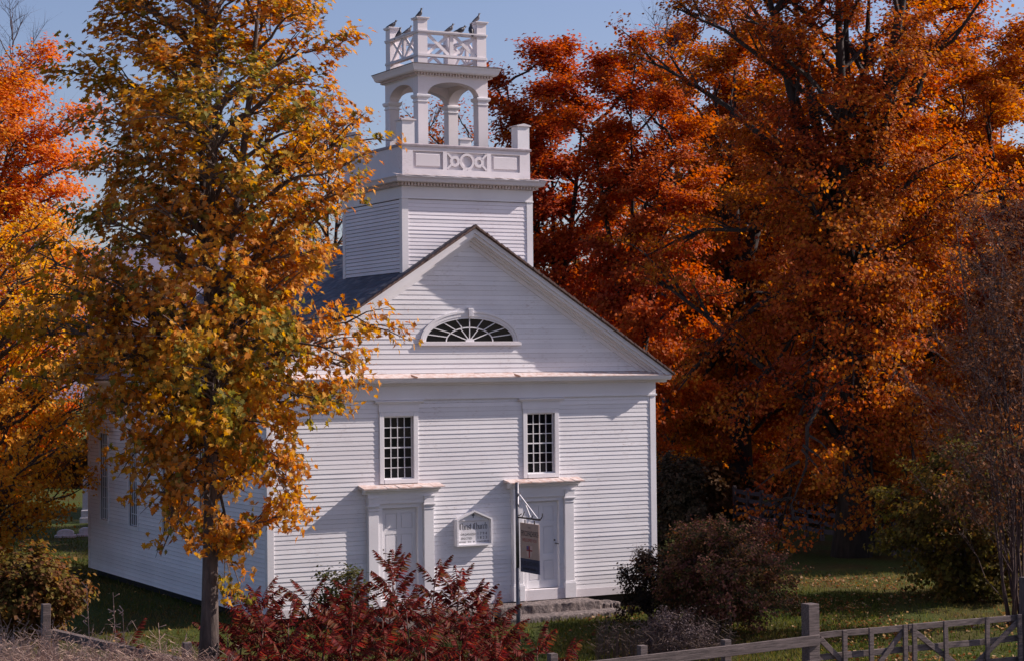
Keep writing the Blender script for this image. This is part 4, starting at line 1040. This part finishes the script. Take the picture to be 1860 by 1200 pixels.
b0, p0 = from_view(30, 74, [(330, 100, 90), (200, 90, 90), (120, 70, 75), (50, 60, 65), (0, 50, 50), (-30, 20, 20)])
tree('bare_tree', 'bare twiggy treetop above the red-orange maple, upper left', 'tree', b0, p0, [(.2, .1, .06)]*2, 33, (.08,), 34, 8, 4, 0, rise=(1.3, 2.2), bark=TWIG, mainlimbs=False, twl=(.4, 1.1), depthf=.7)
far_tree('dark orange maple filling the gap between the red and the huge orange one', 1300, 92, [(800, 120, 120), (600, 170, 170), (400, 170, 180), (250, 160, 180), (120, 140, 160), (40, 100, 120), (-20, 40, 50)], MO, 34, .3, 64, 20, (.22, .3))
far_tree('tall orange maple behind the huge one, top right', 1690, 90, [(700, 150, 150), (500, 200, 200), (300, 200, 200), (150, 190, 180), (40, 150, 130), (-40, 90, 70), (-90, 30, 30)], MO, 35, .3, 66, 20, (.22, .3))
far_tree('orange maple behind the right edge trees', 1830, 96, [(700, 120, 150), (500, 170, 180), (300, 170, 180), (150, 130, 160), (70, 70, 100), (40, 30, 40)], MO, 36, .3, 50, 19, (.24, .32))
# wooded slope that closes the view behind the trees on the right
def wood(name, label, spans, pal, seed, n, size):
    rs = np.random.RandomState(seed); P_ = []
    for (u0, u1, d0, d1, v0, v1) in spans:
        m_ = int(n*(u1-u0)/2000)
        uu = rs.uniform(u0, u1, m_); dd = rs.uniform(d0, d1, m_); hh = rs.uniform(0, 1, m_)**.8
        top_ = v0+35*np.sin(uu*.021+seed)+25*np.sin(uu*.053)
        for u, d, h, tv in zip(uu, dd, hh, top_):
            q = at(u, v1+(tv-v1)*h, d); P_.append((q.x, q.y, max(q.z, -.3)))
    pos = np.array(P_); k = len(pos)
    x, y, z = frames(rs, k, np.array([0, -.3, .7]), .7); pal_ = np.array(pal)
    cv = np.clip(.5+.25*np.sin(pos[:, 0]*.35+seed)+.2*np.sin(pos[:, 2]*.7)+rs.normal(0, .2, k), 0, .999)
    colr = pal_[(cv*len(pal_)).astype(int)]*rs.uniform(.7, 1.2, (k, 1))
    o = scatter_mesh(name, FAR_V, FAR_F, pos, x, y, z, rs.uniform(size[0], size[1], k), colr, LEAF)
    tag(o, label, 'wood', kind='stuff')
wood('far_wood', 'autumn wood in the distance behind the trees', [(880, 2100, 112, 132, 470, 1000), (-300, 330, 105, 125, 760, 960), (330, 700, 118, 130, 560, 800)], [(.30, .07, .02), (.42, .13, .02), (.20, .06, .02), (.50, .2, .03), (.12, .07, .03)], 5, 42000, (.5, .8))
# trees standing outside the picture on the right, whose shade falls across the lawn
for i, (x, y, h, r) in enumerate(((15.5, -18, 9.5, 3.0), (30, 2.0, 13.5, 4.2), (33, 6.5, 17, 5.5), (40, 1.5, 19, 5.5), (36, 15, 18, 5.5), (44, 10, 19, 6))):
    tree('maple_tree', ['small orange maple out of view, nearest the gate', 'orange maple out of view to the right, in the front row', 'orange maple out of view to the right, behind the nearest', 'rust maple out of view on the far right', 'orange maple out of view, right rear', 'tall rust maple out of view, furthest right'][i], 'tree', (x, y, gz(x, y)),
         [(h*.13, r*.5, r*.5), (h*.3, r, r), (h*.6, r*1.05, r*1.05), (h*.85, r*.6, r*.6), (h, .3, .3)], MO, 60+i, (.3,), 40, 9, 3, 13, (.32, .46), .3, FARL, BARKD, mainlimbs=False, depthf=1, in_f=(.3, 1))

# ------------------------------------------------------------------ shrubs
def shrub(label, u, d, rows, pal, seed, nl, k, leaf, sig=.07, stems=9, r=.02, name='shrub', mat=LEAFD, bark=TWIG, **kw):
    b0, p0 = from_view(u, d, rows)
    return tree(name, label, kw.pop('cat', 'shrub'), b0, p0, pal, seed, (r,), nl, kw.pop('ns', 7), kw.pop('nt', 3), k, leaf, sig, FARL, bark, mat, depthf=kw.pop('depthf', .9), stems=stems, mainlimbs=False, in_f=kw.pop('in_f', (.3, 1.)), sub_len=.3, twl=kw.pop('twl', (.12, .3)), **kw)
BUR = [(.17, .055, .04), (.12, .065, .03), (.08, .075, .028), (.06, .06, .022), (.20, .10, .035), (.28, .12, .08), (.16, .05, .04)]
shrub('round burgundy shrub on the lawn by the church right corner', 1300, 46.5, [(1128, 110, 120), (1090, 145, 150), (1050, 150, 155), (1015, 125, 135), (980, 95, 105), (950, 45, 55)], BUR, 41, 110, 13, (.045, .085), .06, 14, ns=8)
shrub('small dark-leaved bush against the church right corner, in front of the wall', 1178, 47.5, [(1115, 45, 40), (1070, 45, 40), (1035, 38, 40), (1005, 20, 25)], [(.03, .022, .016), (.05, .03, .02), (.07, .025, .02)], 42, 34, 9, (.05, .085), .05, 6)
shrub('grey dry weed clump in front of the round shrub', 1215, 43, [(1200, 70, 90), (1160, 70, 90), (1130, 50, 70), (1115, 20, 30)], [(.10, .075, .08), (.13, .10, .10), (.07, .05, .05)], 43, 60, 3, (.03, .06), .05, 16, ns=6, nt=3, rise=(1.2, 2.2), name='weed_clump', cat='weeds')
shrub('dark grey-brown bush squeezed between church and woods', 1232, 66, [(985, 50, 50), (930, 50, 45), (880, 40, 40), (830, 15, 20)], [(.10, .07, .05), (.06, .05, .03), (.14, .09, .06)], 44, 36, 9, (.1, .16), .1, 6)
shrub('yellow-green bush overhanging the lawn at the right edge', 1770, 52, [(1085, 90, 120), (1030, 160, 160), (970, 180, 170), (910, 170, 170), (850, 130, 150), (800, 60, 80)], [(.05, .055, .016), (.10, .095, .022), (.18, .14, .03), (.07, .06, .02), (.16, .09, .025)], 45, 90, 11, (.09, .15), .12, 10, r=.035, mat=LEAF)
shrub('tall twiggy red-brown bush filling the right side', 1840, 47, [(930, 140, 100), (820, 210, 100), (700, 220, 110), (560, 180, 110), (440, 120, 100), (350, 60, 60)], [(.16, .07, .04), (.24, .09, .03), (.12, .05, .03)], 46, 110, 1.6, (.07, .12), .1, 12, ns=9, nt=5, r=.035, twl=(.3, .8), rise=(.8, 1.5))
shrub('brown-yellow leafy bush at the lower left edge', 45, 41, [(1150, 70, 70), (1110, 85, 85), (1070, 90, 90), (1035, 70, 85), (1015, 30, 40)], [(.20, .09, .03), (.34, .19, .04), (.26, .14, .04), (.16, .06, .03), (.20, .16, .04)], 47, 60, 9, (.08, .13), .09, 7, mat=LEAF)
shrub('small green bush poking out of the sumac, left of the doors', 622, 41, [(1180, 20, 20), (1100, 30, 30), (1060, 28, 35), (1035, 15, 15)], [(.05, .07, .02), (.08, .09, .03), (.12, .10, .04)], 48, 20, 7, (.06, .09), .06, 4, mat=LEAF)
shrub('low dark bushes along the foot of the far wood', 1580, 78, [(1010, 260, 330), (960, 300, 340), (920, 240, 260), (890, 120, 120)], [(.05, .04, .02), (.09, .05, .02), (.16, .07, .02)], 49, 80, 14, (.2, .32), .25, 14, r=.03)

shrub('dark thicket under the maples, right behind the church corner', 1270, 80, [(985, 90, 110), (940, 100, 120), (890, 90, 100), (850, 50, 60)], [(.07, .04, .02), (.12, .06, .02), (.20, .09, .02)], 50, 60, 16, (.18, .28), .22, 12, r=.03)
# ------------------------------------------------------------------ sumac
SUM = [(.145, .024, .024), (.185, .032, .028), (.23, .048, .034), (.095, .018, .02), (.17, .065, .034), (.10, .055, .026)]
def frond_mesh(seed, L, dry):
    rs = np.random.RandomState(seed); n = 13; V = []; Fc = []; C_ = []
    def spine(t): return np.array([L*t, 0, .22*L*t-.34*L*t*t])
    pts = [spine(k/10) for k in range(11)]
    def quad(p, c):
        i = len(V); V.extend(p); Fc.append(tuple(range(i, i+len(p)))); C_.extend([c]*len(p))
    for a, b in zip(pts, pts[1:]):
        w = .006
        quad([a+[0,w,0], b+[0,w,0], b-[0,w,0], a-[0,w,0]], (.20, .03, .03)); quad([a+[0,0,w], b+[0,0,w], b-[0,0,w], a-[0,0,w]], (.20, .03, .03))
    for k in range(n):
        t = .16+.84*k/(n-1); p = spine(t); ll = .15*math.sin(math.pi*(.22+.72*(k/(n-1))))*1.15+.02
        for s in (-1, 1):
            d = np.array([.34+rs.normal(0, .14), s*(.55+rs.normal(0, .14)), -.62-rs.uniform(0, .6)*dry]); d /= np.linalg.norm(d)
            x = np.cross(d, [0, 0, 1.]); x /= np.linalg.norm(x); x = x+np.array([0, 0, rs.normal(0, .35)]); wd = .019+rs.uniform(0, .008)
            m1, m2, e = p+d*ll*.4, p+d*ll*.75, p+d*ll+np.array([0, 0, -.012]); nn = np.array([0, 0, .008])
            c = np.array(SUM[rs.randint(len(SUM))])*rs.uniform(.7, 1.3)
            quad([p, m1+x*wd+nn, m2+x*wd*.7, e], c); quad([p, e, m2-x*wd*.7, m1-x*wd+nn], c)
    me = bpy.data.meshes.new('frond'); me.from_pydata([tuple(v) for v in V], [], Fc)
    ca = me.color_attributes.new('leaf_colour', 'FLOAT_COLOR', 'POINT'); ca.data.foreach_set('color', np.array([(*c, 1) for c in C_], np.float32).ravel())
    me.materials.append(LEAF); return me
FR = [frond_mesh(100+i, .64+.06*(i % 3), .5+.25*(i % 4)) for i in range(8)]
STEM = simple('sumac_stem', (.10, .05, .04), (.16, .09, .07), 8)
ordn = ['first', 'second', 'third', 'fourth', 'fifth', 'sixth', 'seventh', 'eighth', 'ninth', 'tenth', 'eleventh', 'twelfth']
def sumac(u, d, vtop, nf, seed, label):
    r = random.Random(seed); g = at(u, 1200, d); zg = gz(g.x, g.y); H = at(u, vtop+14, d).z-zg-.36
    e = empty('sumac', (g.x, g.y, zg), label, 'sumac', 'red sumac in front of the church')
    lx, ly = r.uniform(-.25, .25), r.uniform(-.2, .2)
    P_ = [(0, 0, -.1), (lx*.3, ly*.3, H*.4), (lx*.7, ly*.7, H*.75), (lx, ly, H)]
    MB().tube(P_, [.022, .018, .014, .008], 6).build('stem', STEM, e, True)
    for k in range(nf):
        t = 1-(k/nf)*min(.62, 1.5/max(H, .5)); x, y, z = lx*t, ly*t, H*t
        o = bpy.data.objects.new('frond', FR[r.randrange(8)]); COL.objects.link(o); o.parent = e
        az = k*2.4+r.uniform(-.4, .4); el = max(-.15, 1.15-1.05*(k/nf)+r.uniform(-.25, .25)); s = r.uniform(.85, 1.2)*(.75 if k < 2 else 1)
        o.rotation_euler = (0, -el, az); o.location = (x, y, z); o.scale = (s, s, s)
back = [(432, 40.5, 1055), (490, 40, 1048), (545, 40.5, 1038), (592, 39.5, 1052), (645, 40, 1030), (700, 39.5, 1002), (735, 40.5, 990), (778, 40, 1008), (822, 40, 1020), (852, 40.5, 1040), (888, 40, 1068)]
mid = [(415, 38.5, 1105), (470, 38.5, 1095), (525, 38, 1085), (580, 38.5, 1090), (635, 38, 1080), (690, 38.5, 1070), (748, 38, 1060), (800, 38.5, 1075), (850, 38, 1095), (895, 38.5, 1115)]
frn = [(455, 37, 1150), (520, 36.5, 1140), (585, 37, 1135), (650, 36.5, 1130), (715, 37, 1125), (775, 36.5, 1125), (835, 37, 1135), (890, 36.5, 1160)]
for nm, lst, nf in (('back', back, 14), ('middle', mid, 14), ('front', frn, 12)):
    for i, (u, d, v) in enumerate(lst):
        sumac(u, d, v, nf, 500+int(u*7+d), 'crimson sumac, %s from the maple trunk in the %s row' % (ordn[i], nm))
sumac(975, 37.5, 1125, 8, 901, 'small sumac right of the sign post'); sumac(1008, 37, 1150, 7, 902, 'lowest sumac, furthest right of the sign post'); sumac(930, 37.2, 1150, 9, 903, 'small sumac at the foot of the sign post')
sumac(232, 38, 1130, 5, 904, 'lone small reddish sumac left of the maple trunk, in the weeds')

# ------------------------------------------------------------------ fences and gate
FY = -14
def plank(name, a, b, w, h, parent, mat=GRAYWOOD):
    m = MB(); a, b = Vector(a), Vector(b); n = 5; rings = []
    d = (b-a).normalized(); up = Vector((0, 0, 1)) if abs(d.z) < .9 else Vector((1, 0, 0)); sd_ = d.cross(up).normalized(); u2 = sd_.cross(d); r = random.Random(int(abs(a.x*977+a.z*331+b.x*131))+7)
    for i in range(n+1):
        p = a+(b-a)*(i/n); j = r.uniform(-.006, .006); rings.append([p+sd_*(s1*w/2)+u2*(s2*h/2+j) for s1, s2 in ((-1,-1),(1,-1),(1,1),(-1,1))])
    m.ring(rings); return bevel(m.build(name, mat, parent), .006)
g0 = gz(2, FY)
rfz = empty('rail_fence', (-.3, FY, g0), 'weathered grey plank fence running left from the gate', 'fence')
plank('gate_post', (0, 0, -.4), (0, 0, 1.45-g0), .235, .235, rfz)
for x, zt_ in ((-1.77, .92), (-3.52, .95), (-5.3, .95)): plank('post', (x, .11, -.4), (x, .11, zt_-g0), .14, .14, rfz)
plank('rail', (.10, -.14, .80-g0), (-7.2, -.14, .66-g0), .04, .19, rfz)
plank('rail', (.10, -.14, .36-g0), (-7.2, -.14, .24-g0), .04, .17, rfz)
gt = empty('farm_gate', (-.05, FY, g0), 'grey wooden double gate with diagonal braces, bottom right', 'gate')
def leaf_gate(x0, x1, ups, flip):
    zt_, zm, zb_ = .86-g0, .46-g0, .06-g0
    for z in (zt_, zm, zb_): plank('rail', (x0, 0, z), (x1, 0, z), .04, .115, gt)
    for x in ups: plank('stile', (x, -.084, zb_-.08), (x, -.084, zt_+.07), .045, .10, gt)
    xm = (x0+x1)/2
    plank('brace', (x0+.05, -.04, zt_-.04) , (x0+(x1-x0)*.42, -.04, zb_), .035, .105, gt)
    plank('brace', (x1-.05, -.04, zt_-.04), (x1-(x1-x0)*.42, -.04, zb_), .035, .105, gt)
leaf_gate(-.12+.0, 1.92, (.46, 1.07, 1.86), 0)
leaf_gate(2.0, 4.75, (2.08, 2.83, 3.85, 4.66), 1)
plank('gate_post', (4.92, 0, -.4), (4.92, 0, 1.62-g0), .2, .2, gt, DARKWOOD)
# dark board fence under the trees
ff = empty('board_fence', (15, 9, gz(15, 9)), 'dark old board fence under the trees, behind the big trunk', 'fence')
A_, B_ = at(1335, 962, 78), at(1780, 1075, 58); A_.z = gz(A_.x, A_.y); B_.z = gz(B_.x, B_.y); o_ = Vector(ff.location); nP = 14
for k in range(nP+1):
    p = A_+(B_-A_)*(k/nP)-o_; plank('post', (p.x, p.y, p.z-.3), (p.x, p.y, p.z+1.35), .12, .12, ff, DARKWOOD)
    if k < nP:
        q = A_+(B_-A_)*((k+1)/nP)-o_
        for h in (.25, .55, .85, 1.15): plank('board', (p.x, p.y-.08, p.z+h), (q.x, q.y-.08, q.z+h+random.Random(k*9+int(h*10)).uniform(-.06, .06)), .03, .16, ff, DARKWOOD)
# old fence remains at lower left
p = at(80, 1140, 39); of = empty('old_post', (p.x, p.y, gz(p.x, p.y)), 'leaning grey wooden post beside the lower left bush', 'post')
plank('shaft', (0, 0, -.3), (.04, 0, at(80, 1096, 39).z-of.location.z), .16, .16, of)
p = at(338, 1190, 36.5); of = empty('old_stump', (p.x, p.y, gz(p.x, p.y)), 'short dark broken post just left of the maple trunk', 'post')
plank('shaft', (0, 0, -.3), (.02, 0, at(338, 1166, 36.5).z-of.location.z), .16, .15, of, DARKWOOD)
a, c = at(95, 1149, 39.5), at(348, 1207, 36.8)
fr_ = empty('fallen_rail', a, 'long pale weathered rail sloping through the weeds, lower left', 'rail'); plank('rail', (0, 0, 0), c-a, .16, .16, fr_)
for k in (0.02, .98): q = (c-a)*k; plank('prop', (q.x, q.y, gz(a.x+q.x, a.y+q.y)-a.z-.2), (q.x, q.y, q.z-.08), .11, .11, fr_, DARKWOOD)

# ------------------------------------------------------------------ gravestones
def stone(label, u, v, w, h, th, kind):
    p0 = Vector(CAM_P); d = at(u, v, 1)-p0; t_ = (-.4-p0.z)/d.z; g = p0+d*t_; z = gz(g.x, g.y)
    e = empty('gravestone', (g.x, g.y, z), label, 'gravestone', 'gravestones behind the church', rz=-.35)
    if kind == 0:
        n = 10; top_ = [(w/2*math.cos(math.pi*k/n), h-.12+.12*math.sin(math.pi*k/n)) for k in range(n+1)]
        bevel(MB().prism([(-w/2, -.1)]+[(w/2, -.1)]+top_, XZ, -th/2, th/2).build('slab', GRAVE, e), .015)
        bevel(MB().box(-w/2-.08, w/2+.08, -th/2-.07, th/2+.07, -.1, .09).build('plinth', GRAVE, e), .015)
    else:
        m = MB(); m.ring([[(x*w/2, y*th/2, -.1) for x, y in ((-1,-1),(1,-1),(1,1),(-1,1))], [(x*w/2, y*th/2, .5) for x, y in ((-1,-1),(1,-1),(1,1),(-1,1))], [(x*w*.36, y*th*.36, .55) for x, y in ((-1,-1),(1,-1),(1,1),(-1,1))], [(x*w*.28, y*th*.28, h-.2) for x, y in ((-1,-1),(1,-1),(1,1),(-1,1))], [(0.01*x, 0.01*y, h) for x, y in ((-1,-1),(1,-1),(1,1),(-1,1))]])
        m.build('shaft', GRAVE, e); bevel(MB().box(-w*.65, w*.65, -th*.65, th*.65, -.12, .22).build('plinth', GRAVE, e), .015)
stone('low white gravestone on the lawn, left of the church', 119, 976, .62, .30, .16, 0)
stone('white gravestone half hidden by the church rear corner', 156, 974, .5, .34, .16, 0)
stone('tall white obelisk gravestone beside the church rear corner', 156, 950, .36, 2.0, .36, 1)

# ------------------------------------------------------------------ grass, fallen leaves, weeds
def in_view_points(rs, n, u0, u1, v0, v1, zref=-.45):
    u = rs.uniform(u0, u1, n); v = v0+(v1-v0)*rs.uniform(0, 1, n)
    P_ = []
    p0 = np.array(CAM_P); Fv, Rv, Uv = np.array(FW), np.array(RT), np.array(UP)
    d = Fv+np.outer((u-930)/FPX, Rv)+np.outer((600-v)/FPX, Uv); t_ = (zref-p0[2])/d[:, 2]; P_ = p0+d*t_[:, None]
    ok = (t_ > 0) & ~((np.abs(P_[:, 0]) < HW+.1) & (P_[:, 1] > -.1) & (P_[:, 1] < D+.1))
    ok &= ~((P_[:, 0] > -3) & (P_[:, 0] < 3.8) & (P_[:, 1] > -1.2) & (P_[:, 1] < 0))
    P_ = P_[ok]; P_[:, 2] = [gz(a, b) for a, b in P_[:, :2]]; return P_
rs = np.random.RandomState(3)
P_ = np.concatenate([in_view_points(rs, 60000, -60, 1920, 1040, 1330), in_view_points(rs, 12000, -20, 480, 960, 1060), in_view_points(rs, 16000, 1000, 1600, 1080, 1200), in_view_points(rs, 24000, 1900, 2600, 1000, 1330), in_view_points(rs, 14000, -600, -60, 1000, 1330)])
n = len(P_); y = unit(np.array([0, 0, 1.])+rs.normal(0, .35, (n, 3))); ph = rs.uniform(0, 6.28, n); zz_ = np.stack([np.cos(ph), np.sin(ph), 0*ph], 1); z = unit(zz_-y*(zz_*y).sum(1, keepdims=True)); x = np.cross(y, z)
pal_ = np.array([(.055, .072, .016), (.09, .098, .024), (.13, .118, .034), (.16, .115, .045)])
gcol = pal_[np.clip((1.6+1.1*np.sin(P_[:, 0]*.6)+.8*np.sin(P_[:, 1]*.9)+rs.normal(0, .8, n)), 0, 3.99).astype(int)]*rs.uniform(.8, 1.2, (n, 1))
g_ = scatter_mesh('grass', [(-.12, 0, 0), (.12, 0, 0), (.09, .55, .08), (0, 1, .28)], [(0,1,2,3)], P_, x, y, z, rs.uniform(.05, .13, n), gcol, LEAF)
tag(g_, 'short mown lawn grass around the church', 'grass', kind='stuff')
P_ = np.concatenate([in_view_points(rs, 17000, 1000, 1900, 1040, 1300), in_view_points(rs, 900, -40, 1000, 1090, 1300), in_view_points(rs, 3500, 1900, 2600, 1000, 1300), in_view_points(rs, 700, 1430, 1900, 1030, 1120)])
dr_ = np.sin(P_[:, 0]*1.1+2*np.sin(P_[:, 1]*.5))+np.sin(P_[:, 1]*1.3+P_[:, 0]*.4)+rs.normal(0, .7, len(P_)); P_ = P_[dr_ > .1]
n = len(P_); P_[:, 2] += .03; x, y, z = frames(rs, n, np.array([0, 0, 1.]), .45)
pal_ = np.array([(.34, .16, .05), (.42, .25, .09), (.24, .09, .035), (.17, .07, .03), (.20, .085, .035), (.50, .34, .19)])
f_ = scatter_mesh('fallen_leaves', FAR_V, FAR_F, P_, x, y, z, rs.uniform(.06, .115, n), pal_[rs.randint(0, 6, n)], LEAFD); tag(f_, 'dry leaves scattered over the lawn', 'leaves', kind='stuff')
# dry weeds in the foreground, lower left
m = MB(); rw = random.Random(8)
def weed(mb, u, d, htop, spread, head):
    g = at(u, 1200, d); z0 = gz(g.x, g.y)-.03; H = htop*rw.uniform(.7, 1.15); lx, ly = rw.gauss(0, spread), rw.gauss(0, spread)
    q = [(g.x+lx*t*t*H, g.y+ly*t*t*H, z0+H*t) for t in (0, .4, .75, 1)]
    mb.tube(q, [.006, .005, .003, .002], 3)
    for k in range(head):
        t = rw.uniform(.55, 1); p = (g.x+lx*t*t*H, g.y+ly*t*t*H, z0+H*t); e = (p[0]+rw.gauss(0, .10), p[1]+rw.gauss(0, .10), p[2]+rw.uniform(-.02, .16))
        mb.tube([p, e], [.003, .0045], 3)
for k in range(4200): u_ = rw.uniform(-60, 400); weed(m, u_, rw.uniform(32.5, 36.5), rw.uniform(.6, 1.40)*(1.15-.0008*max(0, u_)), .22, 7)
DRY = simple('dry_weeds', (.50, .36, .29), (.26, .165, .125), 2.5, .95)
tag(m.build('dry_weeds', DRY), 'tangle of pale pinkish dry weeds at the lower left', 'weeds', kind='stuff')
m = MB()
for k in range(260): weed(m, rw.uniform(380, 1020), rw.uniform(33.5, 36), rw.uniform(.5, 1.0), .2, 4)
for k in range(420): weed(m, rw.uniform(1080, 1330), rw.uniform(41.5, 44), rw.uniform(.5, .95), .12, 2)
tag(m.build('dry_grass', simple('dry_grass', (.16, .11, .08), (.09, .06, .05), 3, .95)), 'thin dry stalks among the sumac and by the fence', 'weeds', kind='stuff')
for i, (u, vt, d) in enumerate(((160, 1060, 37), (208, 1075, 36.5), (225, 1108, 37), (290, 1130, 36))):
    g = at(u, 1200, d); z0 = gz(g.x, g.y); H = at(u, vt, d).z-z0
    e = empty('weed_stalk', (g.x, g.y, z0), ['tall dry weed stalk, leftmost in front of the church shadow', 'tallest dry weed stalk with drooping head', 'short dry stalk next to the tallest one', 'bent dry stalk nearest the maple trunk'][i], 'weed', 'tall dry weed stalks')
    m = MB(); m.tube([(0, 0, -.1), (.03, 0, H*.5), (-.02, 0, H)], [.011, .009, .005], 5); m.build('stalk', DRY, e)
    m = MB()
    for k in range(14):
        t = rw.uniform(.4, 1); a = rw.uniform(0, 6.28); m.tube([(0, 0, H*t), (.12*math.cos(a), .12*math.sin(a), H*t+rw.uniform(-.05, .12))], [.005, .012], 4)
    m.build('seed_head', DRY, e)['kind'] = 'stuff'
